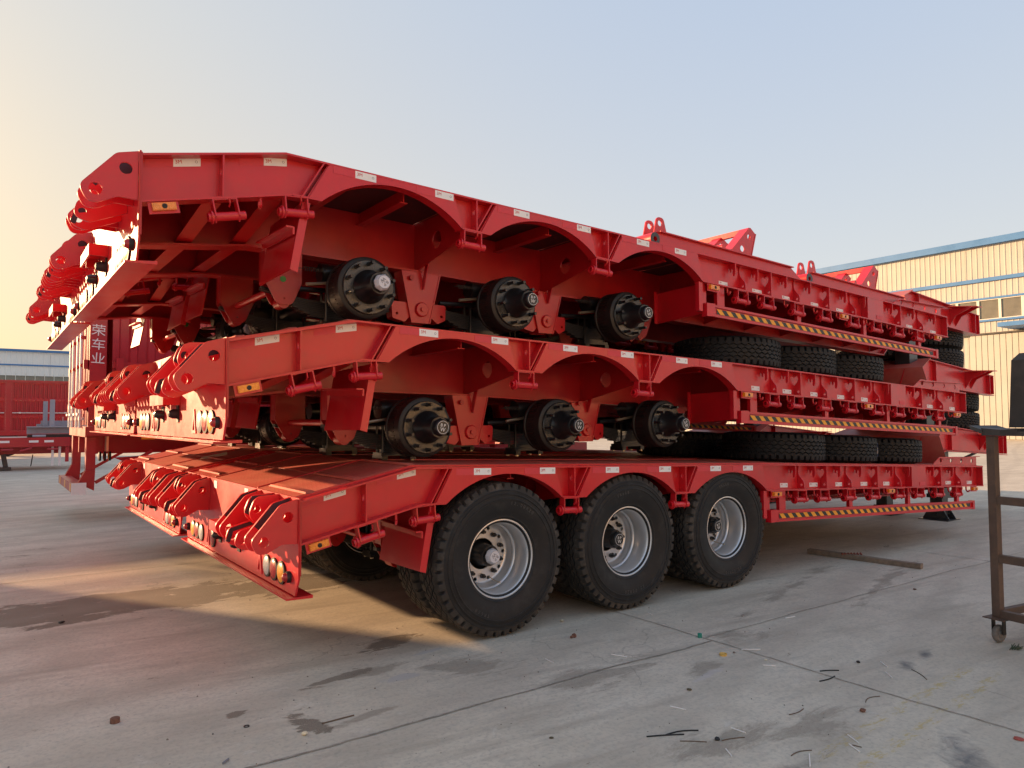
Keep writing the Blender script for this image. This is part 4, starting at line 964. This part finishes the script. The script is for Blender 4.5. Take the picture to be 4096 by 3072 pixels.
ramp(1.78, .13, czd(1.78)+.004, math.atan(.040), 'red loading ramp at the rear on the topmost deck, in front of open sky')
ramp(4.22, .13, czd(4.22)+.004, math.atan(.042), 'red loading ramp further forward on the topmost deck, in front of the beige hall')

# paper scrap on the far deck
PAP = mat('cream_paper', (.72, .62, .42), .7)
tag(MB().hexa([(-1.25, 3.75, T(-1.2)+.002), (-1.0, 3.66, T(-1.0)+.002), (-.98, 3.75, T(-1)+.012), (-1.22, 3.85, T(-1.2)+.012), (-1.25, 3.75, T(-1.2)+.008), (-1.0, 3.66, T(-1.0)+.006), (-.98, 3.75, T(-1)+.030), (-1.22, 3.85, T(-1.2)+.020)]).build('paper_scrap', PAP), 'curled cream paper scrap on the chequered deck of the far trailer', 'paper')

# ================================================================ CARGO TRAILER behind (red box body with lettering)
def corr(mb, x0, x1, z0, z1, y, pitch=.28, depth=.04, sg=-1):
    x = x0; prof = []
    while x < x1-pitch*.5: prof += [(x, 0), (x+pitch*.35, 0), (x+pitch*.45, depth), (x+pitch*.9, depth)]; x += pitch
    prof.append((x1, 0)); vs = []
    for xx, d in prof: xx = min(xx, x1); vs += [(xx, y-sg*d, z0), (xx, y-sg*d, z1)]
    mb.add(vs, [(2*i, 2*i+2, 2*i+3, 2*i+1) for i in range(len(prof)-1)])
def cargo(name, loc, rotz, L_, label, zt=3.95, full=True, group=None):
    t_ = empty(name, loc, (0, 0, rotz)); tag(t_, label, 'trailer', group)
    zf = 1.50
    # side walls with posts and rails, near side y=0
    for y_, sg in ((0, 1), (2.5, -1)):
        nb = int(L_/2.4)
        for k in range(nb):
            xa = .32+k*(L_-.4)/nb; xb = xa+(L_-.4)/nb-.10
            mb = MB(); corr(mb, xa, xb, zf+.02, zt-.08, y_+.02*sg, .26, .035, -sg); mb.build('side_panel', CARGO, t_)
            MB().box(xb+.002, xb+.098, y_-.02, y_+.04, zf, zt).build('side_post', CARGO, t_)
            MB().box(xa, xb, y_-.012, y_+.012, 2.42, 2.52).build('side_rail', CARGO, t_)
            MB().box(xa+.05, xa+.16, y_-.04, y_-.013 if sg > 0 else y_+.04, 2.36, 2.58).build('side_hinge', CARGO, t_)
        MB().box(0, L_, y_-.03, y_+.05, zt-.08, zt+.02).build('top_rail', CARGO, t_)
        MB().box(0, L_, y_-.03, y_+.05, zf-.14, zf-.0).build('bottom_rail', CARGO, t_)
    MB().box(.0, .235, -.035, .05, zf+.002, zt-.082).build('corner_panel', CARGO, t_)
    MB().box(.03, L_-.05, .06, 2.44, zt-.15, zt-.09).build('roof', CARGO, t_)
    MB().box(.03, L_-.05, .06, 2.44, zf-.06, zf).build('floor', CARGO, t_)
    mb = MB(); mb.box(L_-.04, L_, .06, 2.44, zf, zt-.09); mb.build('front_wall', CARGO, t_)
    # rear doors
    for a, b in ((.06, 1.24), (1.26, 2.44)):
        mb = MB(); y = a; vs = []; prof = []
        while y < b-.06: prof += [(y, 0), (y+.05, 0), (y+.065, .03), (y+.12, .03)]; y += .135
        prof.append((b, 0))
        for yy, d in prof: vs += [(-.012+d, min(yy, b), zf+.02), (-.012+d, min(yy, b), zt-.1)]
        mb.add(vs, [(2*i, 2*i+2, 2*i+3, 2*i+1) for i in range(len(prof)-1)])
        dr_ = mb.build('rear_door', CARGO, t_)
        for q in (.32, .74):
            yy = a+(b-a)*q; MB().tube((-.06, yy, zf-.02), (-.06, yy, zt-.05), .028, 12).build('lock_rod', GALV, dr_)
            for zz in (zf+.10, zf+.30, 2.45, 2.9, 3.6): MB().box(-.085, -.013, yy-.05, yy+.05, zz, zz+.05).build('rod_keeper', GALV if zz < 2 else CARGO, dr_)
            MB().box(-.105, -.05, yy-.015, yy+.19, zf+.18, zf+.215).build('door_handle', GALV, dr_)
        for zz in (1.75, 2.4, 3.1, 3.6): 
            yy = a+.0 if a < 1 else b-.0
            MB().box(-.07, -.013, yy-.04, yy+.04, zz, zz+.14).build('door_hinge', CARGO, dr_)
    MB().box(-.03, .0, -.02, 2.52, zf-.16, zf-.002).build('rear_sill', CARGO, t_)
    # chassis
    for y_ in (.75, 1.75):
        MB().poly([(.05, zf-.145), (L_, zf-.145), (L_, zf-.40), (2.5, zf-.45), (.05, zf-.45)], y_-.05, y_+.05).build('chassis_beam', CARGO, t_)
    if full:
        # rear underrun guard
        for y_ in (.10, 2.20):
            MB().box(.0, .13, y_, y_+.16, .82, zf-.165).hexa([(-.10, y_, .62), (.12, y_, .50), (.12, y_+.16, .50), (-.10, y_+.16, .62), (-.0, y_, .818), (.13, y_, .818), (.13, y_+.16, .818), (.0, y_+.16, .818)]).build('underrun_post', CARGO, t_)
            MB().bar((.14, y_+.08, .62), (.95, y_+.05, 1.10), .05, .05).build('underrun_strut', CARGO, t_)
        u_ = MB().box(-.18, -.02, -.02, 2.50, .48, .62).build('underrun_bar', CARGO, t_)
        for y_ in (.25, 1.2, 2.1): MB().box(-.183, -.18, y_, y_+.20, .49, .61).build('yellow_reflector', AMBERB, u_)
        MB().box(-.20, -.0, -.045, -.021, .46, .64).build('bar_end_cap', WHITE, u_)
        for k, m in enumerate((CLRL, REDL, AMBERB)):
            q = MB().lathe([(0, 0), (.075, 0), (.075, .03), (0, .03)], n=24).build('tail_lamp', RUBK, t_, loc=(.05, .48+.0, 1.0)); q.location = (.24+.07*k, .42, 1.02); q.rotation_euler = (0, 0, pi/2)
            MB().lathe([(.062, .03), (.05, .04), (0, .045)], n=24).build('lamp_lens', m, q)
        MB().bar((.32, .42, 1.10), (.32, .42, 1.34), .2, .03).build('lamp_bracket', GOLD, t_)
        for k, yy in enumerate((0.5,)):
            pass
        for x in (2.8, 4.1, 5.4):
            for y_ in (.17, 2.33): place('axle_tyre', TY, t_, (x, y_, .5625))
            MB().tube((x, .2, .56), (x, 2.3, .56), .07, 12).build('axle', BLACK, t_)
        for xa, xb in ((6.3, 7.6), (7.75, 9.0), (9.15, 10.4)):
            MB().box(xa, xb, .12, .55, .50, 1.045).build('tool_box', CARGO, t_)
            MB().box(xa, xb, 1.95, 2.38, .50, 1.045).build('tool_box', CARGO, t_)
        for zz in (.62, .84): MB().box(.9, 6.2, .06, .10, zz, zz+.10).build('side_guard', CARGO, t_)
        MB().box(1.6, 1.72, -.01, .16, .75, 1.36).build('side_guard_post', CARGO, t_)
        MB().box(.75, .95, -.045, -.031, 1.29, 1.35).build('side_lamp', AMBER, t_)
        MB().poly([(.4, 1.0), (1.0, .72), (1.7, .72), (1.7, 1.05)], .25, .30, 'y').build('mud_wing', CARGO, t_)
        # lettering on the corner board, read downwards
        for k, ch in enumerate('荣车业'):
            tm = text_mesh(ch, .19, .004, 'lettering', WHITE); place('lettering', tm, t_, (.012, -.042, (2.94, 2.72, 2.50)[k]), (pi/2, R(3), 0), (1.08, 1, 1))
    return t_
cargo('cargo_trailer', (-1.80, 8.60, 0), 0, 11.5, 'tall red cargo trailer with white lettering on its corner and silver lock rods')
cargo('cargo_trailer', (-20.4, 11.0, 0), 0, 12.0, 'unseen red cargo trailer added off to the left to shade the foreground', 3.2, False)  # added out of view; its shadow falls on the foreground and lowest tail
cargo('cargo_trailer', (-16.3, 15.0, 0), 0, 11.4, 'unseen low sided red trailer added off to the left to shade the ground', 2.25, False)  # out of view, put in to shade the ground beside the sunlit strip
cargo('cargo_trailer', (-15.5, 28.0, 0), 0, 12.2, 'unseen red cargo trailer added beyond the flatbed to shade the far ground', 3.95, False)  # added off frame so the far left ground lies in shadow
# red stake-sided trailers far behind on the left
def side_trailer(x0, L_, y, zt, zf, label):
    t_ = empty('stake_trailer', (x0, y, 0)); tag(t_, label, 'trailer', 'red panel sided trailers parked in the back')
    nb = max(1, int(L_/2.35)); w_ = L_/nb
    for k in range(nb):
        xa = k*w_+.10; xb = (k+1)*w_-.10
        for z0, z1 in ((zf+.05, zf+.62), (zf+.70, 2.55), (2.63, zt-.12)):
            mb = MB(); corr(mb, xa+.05, xb-.05, z0, z1, .03, .17, .045, -1); mb.build('side_panel', CARGO, t_)
        for z0, z1 in ((zf, zf+.05), (zf+.62, zf+.70), (2.55, 2.63), (zt-.12, zt-.06)): MB().box(xa, xb, -.01, .03, z0, z1).build('panel_rail', CARGO, t_)
        for xx in (xa, xb-.05): MB().box(xx, xx+.05, -.012, .03, zf, zt-.06).build('panel_stile', CARGO, t_)
        MB().box((k+1)*w_-.098, (k+1)*w_+.098, -.03, .05, zf-.1, zt-.059).build('side_post', CARGO, t_)
        MB().tube((xa+.05, -.06, 1.98), (xb-.05, -.06, 1.98), .020, 8).build('lock_rod', GALV, t_)
        for xx in (xa+.3, xb-.3): MB().box(xx, xx+.08, -.08, -.012, 1.95, 2.02).build('rod_keeper', GALV, t_)
    MB().box(-.1, L_+.1, -.05, .06, zt-.058, zt+.03).build('top_rail', CARGO, t_)
    MB().box(0, L_, .08, 2.4, zf, zf+.05).box(0, L_, .1, 2.4, zt-.2, zt-.1).build('floor', CARGO, t_)
    MB().box(-.05, L_+.05, -.04, .10, zf-.2, zf-.002).build('bottom_rail', CARGO, t_)
    MB().box(.3, L_-.3, .7, .85, .75, zf-.21).build('chassis_beam', CARGO, t_)
    for x in (1.5, 2.8, 4.1, L_-2.6): place('axle_tyre', TY, t_, (x, .17, .5625))
side_trailer(-12.5, 12.9, 36, 3.45, 1.15, 'red panel sided trailer in the back behind the flatbed, with white lock rods')

# ================================================================ FLATBED with grey steel at the left edge
def flatbed():
    t_ = empty('flatbed_trailer', (-12, 24, 0)); tag(t_, 'low red flatbed trailer at the left edge carrying grey steel sections', 'trailer')
    X = 12-.74; zt = 1.06
    MB().box(0, X-.02, .0, 2.5, zt-.02, zt).build('deck_plate', mat('pale_dusty_deck', (.62, .36, .30), .6, var=.1, vscale=2), t_)
    MB().box(0, X, -.03, -.002, zt-.30, zt+.002).build('side_rail', CARGO, t_)
    MB().box(X-.02, X, -.0, 2.5, zt-.30, zt-.022).build('front_rail', CARGO, t_)
    MB().box(0, X+1.2, .75, .87, zt-.55, zt-.31).box(0, X+1.2, 1.7, 1.82, zt-.55, zt-.31).build('chassis_beam', CARGO, t_)
    MB().box(X-.12, X-.02, .02, .12, .25, zt-.31).build('corner_leg', CARGO, t_)
    MB().poly([(X, 1.06), (X+.28, 1.06), (X+.28, .55), (X+.40, .55), (X+.30, .78), (X, .74)], .1, .2, 'y').build('headboard_step', CARGO, t_)
    for xa in (9.34, 10.12, 10.54, 8.3, 7.5): q = MB().hexa([(xa, -.035, zt-.16), (xa+.26, -.035, zt-.16), (xa+.26, -.031, zt-.16), (xa, -.031, zt-.16), (xa, -.035, zt-.09), (xa+.26, -.035, zt-.09), (xa+.26, -.031, zt-.09), (xa, -.031, zt-.09)]).build('white_sticker', WHITE, t_)
    for xa, tl in ((9.54, 0), (10.04, .10), (10.78, 0)):
        MB().tube((xa-.16, -.09, zt-.38-tl/2), (xa+.16, -.09, zt-.38+tl/2), .03, 10).box(xa-.13, xa-.11, -.12, -.06, zt-.40, zt-.30).box(xa+.09, xa+.11, -.12, -.06, zt-.40, zt-.30).build('rope_winch', CARGO, t_)
    for x in (9.55,):
        MB().bar((x-.05, .5, .02), (x-.05, .5, .10), .45, .35).bar((x-.02, .5, .10), (x-.10, .5, .52), .14, .14).bar((x-.55, .5, .1), (x-.2, .5, .55), .04, .04).build('landing_leg', LEG, t_)
    for x, zz in ((10.75, .02), (10.95, -.05)): MB().box(x, x+.07, .1, .13, .12, zt-.31).build('hanging_strip', STRAW, t_)
    MB().bar((10.25, .3, .5), (10.2, .3, .12), .03, .03).build('hook_rod', DRUM, t_)
    g_ = empty('grey_steel_section', (-12+10.06, 24.0, zt)); tag(g_, 'grey primed steel beams with two uprights resting on the red flatbed', 'steel frame')
    MB().box(0, 2.2, .25, .27, .12, .36).box(0, 2.2, .27, .55, .33, .36).box(0, 2.2, .05, .25, .33, .36).build('beam', GSTEEL, g_)
    MB().box(.02, 2.2, .05, .5, .0, .10).build('lower_channel', DRUM, g_)
    MB().box(.62, .76, .10, .20, .361, 1.25).build('upright', GSTEEL, g_); MB().box(.46, .59, .60, .70, .37, 1.20).build('upright', GSTEEL, g_)
    MB().box(.3, 2.2, .70, 1.0, .36, .44).build('beam', GSTEEL, g_)
    for x in (.42, .75, 1.05): MB().box(x, x+.26, .75, .95, .44, .55).box(x+.26, x+.33, .72, 1.0, .441, .54).build('tube_offcut', GSTEEL, g_)
    for x in (1.05, 1.22): MB().tube((x, .85, .54), (x, .85, .68), .008, 6).build('rod', GALV, g_)
    MB().tube((.15, .02, .05), (.52, .02, .05), .04, 10).build('roller', GSTEEL, g_)
flatbed()
# small parked truck glimpsed through the gap, and more trailers further off on the right
# ================================================================ STEEL CART on the right
def cart():
    ox, oy = 2.75, -2.20
    h1 = Vector((-.16, -.987, 0)).normalized(); h2 = Vector((.987, -.16, 0)).normalized()
    t_ = empty('steel_cart', (ox, oy, 0)); tag(t_, 'rusty brown steel cart on castors with a dark sheet on top', 'cart')
    P = lambda a, b, z: Vector((0, 0, z))+h1*a+h2*b
    La, Lb = 1.5, 1.0
    for a, b in ((0, 0), (La, 0), (0, Lb), (La, Lb)):
        MB().bar(P(a, b, .185), P(a, b, 1.455), .055, .055, up=h1).build('leg', BRN, t_)
        cs = MB().bar(P(a, b, .170)-h2*.07, P(a, b, .170)+h2*.07, .14, .008).build('castor_plate', BRN, t_)
        wv = Vector((.25, .97, 0)).normalized()
        wd_ = wv.cross(Vector((0, 0, 1)))
        MB().bar(P(a, b, .165)+wv*.038, P(a, b, .06)+wv*.038, .035, .006, up=wv).bar(P(a, b, .165)-wv*.038, P(a, b, .06)-wv*.038, .035, .006, up=wv).build('castor_fork', DRUM, cs)
        q = MB().lathe([(.0, -.022), (.02, -.022), (.030, -.014), (.038, -.020), (.052, -.018), (.060, -.010), (.0615, 0), (.060, .010), (.052, .018), (.038, .020), (.030, .014), (0.02, .022), (0, .022)], n=28).build('castor_wheel', mat('grey_castor_rubber', (.16, .145, .13), .8, var=.3, vscale=20), cs)
        q.location = P(a, b, .0615); q.rotation_euler = (0, 0, math.atan2(wv.y, wv.x)-pi/2)
    for z in (1.00, .59, .20):
        for b in (0, Lb): MB().bar(P(-.03, b, z), P(La, b, z), .045, .055).build('side_rail', BRN, t_)
        if z == .20:
            for a in (0, La): MB().bar(P(a, .03, z+.002), P(a, Lb-.03, z+.002), .045, .05).build('cross_rail', BRN, t_)
    mb = MB(); n_ = 14
    for k in range(n_):
        a0 = -.05+(La+.2)*k/n_; a1 = -.05+(La+.2)*(k+1)/n_; w0 = .012*sin(k*1.7); w1 = .012*sin((k+1)*1.7)
        mb.hexa([P(a0, -.04+w0, 1.458), P(a1, -.04+w1, 1.458), P(a1, Lb+.1, 1.458), P(a0, Lb+.1, 1.458), P(a0, -.04+w0, 1.50+w1), P(a1, -.04+w1, 1.50+w0), P(a1, Lb+.1, 1.50), P(a0, Lb+.1, 1.50)])
    mb.hexa([P(-.11, -.07, 1.50), P(-.04, -.05, 1.47), P(-.04, .3, 1.47), P(-.11, .25, 1.51), P(-.12, -.07, 1.53), P(-.04, -.05, 1.50), P(-.04, .3, 1.50), P(-.11, .25, 1.53)])
    mb.build('table_sheet', DKB, t_)
    # bulky dark item standing on the cart
    mb = MB(); prof = [(0, .0, .0), (.2, .012, .0), (.4, .02, .02), (.53, .0, .0), (.56, -.03, -.02)]
    c0 = P(.03, .16, 0)
    mb.hexa([c0+Vector((0, 0, 1.515)), c0+h1*.9+Vector((0, 0, 1.515)), c0+h1*.9+h2*.6+Vector((0, 0, 1.515)), c0+h2*.6+Vector((0, 0, 1.515)),
             c0-h2*.0+h1*.03+Vector((0, 0, 2.0)), c0+h1*.9+Vector((0, 0, 2.0)), c0+h1*.9+h2*.58+Vector((0, 0, 2.0)), c0+h1*.03+h2*.58+Vector((0, 0, 2.0))])
    mb.hexa([c0+h1*.03+Vector((0, 0, 2.0)), c0+h1*.9+Vector((0, 0, 2.0)), c0+h1*.9+h2*.58+Vector((0, 0, 2.0)), c0+h1*.03+h2*.58+Vector((0, 0, 2.0)),
             c0+h1*.07+h2*.03+Vector((0, 0, 2.05)), c0+h1*.86+h2*.03+Vector((0, 0, 2.05)), c0+h1*.86+h2*.55+Vector((0, 0, 2.05)), c0+h1*.07+h2*.55+Vector((0, 0, 2.05))])
    o = mb.build('dark_cabinet', DKB); o.location = (ox, oy, 0); tag(o, 'dark boxy case standing on the sheet of the rusty cart', 'case')
cart()

# ================================================================ PLANK AND LITTER
def plank():
    p0, p1 = Vector((3.98, .62, .03)), Vector((4.93, -.66, .03)); p0 = Vector((4.80, .56, .03)); 
    t_ = MB(); n_ = 6
    for k in range(n_):
        a = p0.lerp(p1, k/n_); b = p0.lerp(p1, (k+1)/n_); t_.bar(a+Vector((0, 0, .003*sin(k))), b+Vector((0, 0, .003*sin(k+1))), .075, .052)
    o = t_.build('wooden_plank', WOOD); tag(o, 'long grey weathered timber batten lying on the concrete under the guard rail', 'plank')
    mid_ = p0.lerp(p1, .40); pm = MB()
    for k in range(7): pm.tube(mid_+Vector((.02*k-.06, -.025*k+.06, .026)), mid_+Vector((.02*k-.05, -.025*k+.08, .030+.002*k)), .012, 6)
    pm.build('red_paint_blob', mat('red_rag', (.22, .06, .04), .8, var=.4, vscale=30), o)
plank()
import itertools
def px_ground(x, y):   # photo pixel (4096 wide) to a spot on the slab, used to scatter the litter where it lies
    v = (x-2048)/2927.92*r2 - (y-1536)/2927.92*u2 + f; s_ = -1.58296/v.z; return Vector((-3.1212+v.x*s_, -4.4484+v.y*s_, 0))
e4 = lambda x, y: px_ground(2050+x*.92495, 2200+y*.92495); e3 = lambda x, y: px_ground(x*.9268, 2200+y*.9268)
def strawpiece(a, b, rr, m, name, label, cat, group, bend=0):
    pa, pb = a+Vector((0, 0, rr)), b+Vector((0, 0, rr)); n_ = 5; d = (pb-pa); s_ = Vector((-d.y, d.x, 0)); mb = MB()
    pts = [pa.lerp(pb, k/n_)+s_*bend*sin(pi*k/n_) for k in range(n_+1)]
    mb.path(pts, rr, 6); return tag(mb.build(name, m), label, cat, group)
wl = [((142, 472), (176, 490), 'by the sand drift in front of the first wheel'), ((428, 453), (495, 464), 'just behind the sand drift near the joint'), ((682, 678), (750, 693), 'above the black strips'), ((945, 771), (1008, 793), 'right of the black strips'),
      ((922, 862), (948, 894), 'below the long thin twig'), ((1283, 885), (1287, 940), 'nearest to the bottom edge of the picture'), ((1592, 486), (1622, 508), 'right of the long joint, upper one'), ((1614, 530), (1643, 556), 'right of the long joint, lower one'),
      ((990, 432), (1072, 431), 'beside the cross joint'), ((1180, 296), (1222, 289), 'nearest to the plank'), ((1450, 802), (1498, 838), 'at the foot of the yellow marking'), ((1455, 842), (1502, 876), 'just below the yellow marking'), ((1083, 500), (1138, 502), 'lying flat right of the yellow cap'), ((586, 273), (604, 283), 'between the second wheel and the joint')]
for a, b, lb in wl: strawpiece(e4(*a), e4(*b), .0032, STRAW, 'plastic_tie', 'thin white plastic strip '+lb, 'plastic strip', 'white plastic strips on the concrete')
for a, b, lb, bd in (((580, 810), (742, 800), 'forked black plastic strip near the bottom of the yard', .02), ((664, 802), (804, 783), 'curved black plastic strip ending in a blob near the bottom', .10), ((1330, 526), (1412, 523), 'upper black plastic strip on the long joint', .06), ((1328, 570), (1394, 548), 'lower black plastic strip by the long joint', -.06)):
    strawpiece(e4(*a), e4(*b), .0038, RUBK, 'black_strip', lb, 'plastic strip', 'black plastic strips on the concrete', bd)
TWG = mat('dry_twig', (.13, .09, .06), .8)
for a, b, lb, bd in (((724, 828), (840, 832), 'straight dry twig under the black strips', .02), ((905, 826), (1004, 812), 'thin dry twig with a knot at one end', .05), ((1205, 892), (1294, 868), 'curved dry twig near the yellow marking foot', .12), ((1527, 660), (1588, 634), 'curved twig left of the yellow marking', .15), ((1196, 714), (1258, 688), 'dry twig above the sand drift at the bottom', -.08), ((1726, 518), (1792, 562), 'twig beside the dark oil mark', .06), ((1510, 855), (1470, 845), 'short twig beside the strips', 0)):
    strawpiece(e4(*a), e4(*b), .0025, TWG, 'dry_twig', lb, 'twig', 'dry twigs on the concrete', bd)
strawpiece(e3(1390, 752), e3(1528, 716), .004, TWG, 'dry_twig', 'long straight twig beside the dark sand heap', 'twig', 'dry twigs on the concrete')
strawpiece(e3(962, 926), e3(986, 908), .006, GREYINK, 'metal_offcut', 'small dark metal offcut near the bottom joint', 'offcut', None)
def blob(p, s_, m, name, label, cat, group=None, flat=.6):
    s_ *= .78; bm = bmesh.new(); bmesh.ops.create_icosphere(bm, subdivisions=2, radius=s_)
    sd = p.x*7+p.y*3
    for v in bm.verts: v.co *= 1+.35*noise.noise(v.co/s_*1.1+Vector((sd, 0, 0))); v.co.z *= flat
    mz = min(v.co.z for v in bm.verts)
    for v in bm.verts: v.co.z -= mz
    me = bpy.data.meshes.new(name); bm.to_mesh(me); bm.free(); me.materials.append(m); o = bpy.data.objects.new(name, me); C.objects.link(o); o.location = p; return tag(o, label, cat, group)
CLOD = mat('dry_clod', (.20, .17, .14), .9, var=.3, vscale=40); LCLOD = mat('pale_chip', (.45, .42, .38), .9, var=.2, vscale=40); RCL = mat('rust_brown_lump', (.16, .075, .05), .8, var=.3, vscale=40)
g1 = e4(810, 378); mb = MB(); mb.lathe([(0, 0), (.016, 0), (.016, .028), (.012, .030), (0, .030)], n=14, axis='z'); o = mb.build('bottle_cap', mat('teal_plastic', (.02, .22, .16), .4)); o.location = g1; tag(o, 'small teal plastic cap on the crossing of the joints', 'cap')
mb = MB(); mb.lathe([(0, .004), (.020, .004), (.024, 0), (.026, .014), (.022, .014), (.019, .006), (0, .006)], n=18, axis='z'); o = mb.build('yellow_disc', mat('yellow_plastic', (.62, .40, .10), .45)); o.location = e4(911, 456); tag(o, 'small yellow plastic lid below the joint crossing', 'lid')
p = e4(253, 384); mb = MB().tube((0, 0, .012), (.035, .012, .012), .009, 8).tube((.035, .012, .012), (.048, .016, .012), .017, 8); o = mb.build('rusty_bolt', RCL); o.location = p; tag(o, 'rusty bolt on the sand in front of the first wheel', 'bolt')
p = e4(207, 312); mb = MB().tube((0, 0, .010), (.03, 0, .010), .007, 8).tube((.008, 0, .010), (.022, 0, .010), .011, 6); o = mb.build('brass_fitting', GOLD); o.location = p; tag(o, 'shiny brass hose fitting beside the first wheel', 'fitting')
p = e3(496, 745); mb = MB(); mb.lathe([(0, 0), (.024, 0), (.024, .024), (.02, .027), (0, .027)], n=16, axis='z'); o = mb.build('rusty_nut', RCL); o.location = p; tag(o, 'dark rusty round plug alone on the left part of the yard', 'plug')
p = e3(1064, 762); mb = MB(); mb.lathe([(.010, 0), (.015, 0), (.015, .004), (.010, .004)], n=16, axis='z', closed=True); o = mb.build('washer', DRUM); o.location = p; tag(o, 'small dark washer left of the sand heap', 'washer')
blob(e4(1515, 700), .020, RCL, 'brown_lump', 'reddish brown lump left of the yellow marking', 'lump')
blob(e4(1495, 488), .016, RUBK, 'black_lump', 'small black lump above the twigs right of the joint', 'lump'); blob(e4(958, 446), .012, CLOD, 'dark_clod', 'dark clod right beside the yellow lid', 'clod')
blob(e4(764, 606), .020, LEAF, 'dry_leaf', 'curled tan leaf left of the pale scuff', 'leaf', None, .25); blob(e4(1095, 476), .014, PAP, 'dry_leaf', 'pale leaf scrap beside the long joint', 'leaf', None, .25); blob(e4(168, 814), .014, LEAF, 'dry_leaf', 'small brown leaf at the bottom left of the joint', 'leaf', None, .3)
blob(e3(1315, 800), .018, PAP, 'crumpled_paper', 'crumb of pale paper under the dark sand heap', 'paper', None, .7)
blob(e3(265, 315), .030, RUBK, 'black_scrap', 'black rag scrap in the sand streak on the left', 'scrap', None, .3)
blob(e4(886, 822), .018, RUBK, 'black_scrap', 'small black knot at the end of the thin twig', 'scrap', None, .5)
blob(e4(2190, 820), .030, mat('red_plastic_film', (.35, .06, .04), .5), 'red_scrap', 'red plastic scrap at the right edge of the yard', 'scrap', None, .2)
blob(e4(1740, 172), .020, RCL, 'brown_leaf', 'dark reddish leaf between the plank and the cart', 'leaf', None, .4)
# pine sprig by the castor
mb = MB(); c0 = e4(2165, 434)
for k in range(22):
    a = -.9+.085*k+random.uniform(-.2, .2); l_ = random.uniform(.04, .09); q = Vector((random.uniform(-.03, .05), random.uniform(-.02, .02), .006))
    mb.bar(q, q+Vector((cos(a)*l_, sin(a)*l_*.6, random.uniform(0, .02))), .004, .003)
o = mb.build('leaf_sprig', mat('dark_green_leaf', (.05, .07, .03), .6)); o.location = c0; tag(o, 'dark green leaf sprig on the concrete below the castor', 'sprig')
# loose grit and crumbs: nobody could count them
gr_ = MB(); random.seed(11)
for k in range(620):
    if k < 300: x, y = random.gauss(.2, 2.6), random.gauss(-.8, 1.3)
    elif k < 460: x, y = random.gauss(-.8, .9), random.gauss(.0, .5)
    else: x, y = random.gauss(-1.6, 1.3), random.gauss(2.9, .5)
    s_ = random.choice((.0012, .0015, .002, .002, .003, .004, .006))*random.uniform(.6, 1.1); a = random.uniform(0, 6)
    ca, sa = cos(a)*s_, sin(a)*s_
    gr_.hexa([(x+ca, y+sa, .0), (x-sa, y+ca, .0), (x-ca, y-sa, .0), (x+sa, y-ca, .0), (x+ca*.6, y+sa*.6, s_*.9), (x-sa*.5, y+ca*.7, s_), (x-ca*.6, y-sa*.6, s_*.8), (x+sa*.6, y-ca*.5, s_*.9)])
tag(gr_.build('loose_grit', CLOD), kind='stuff')
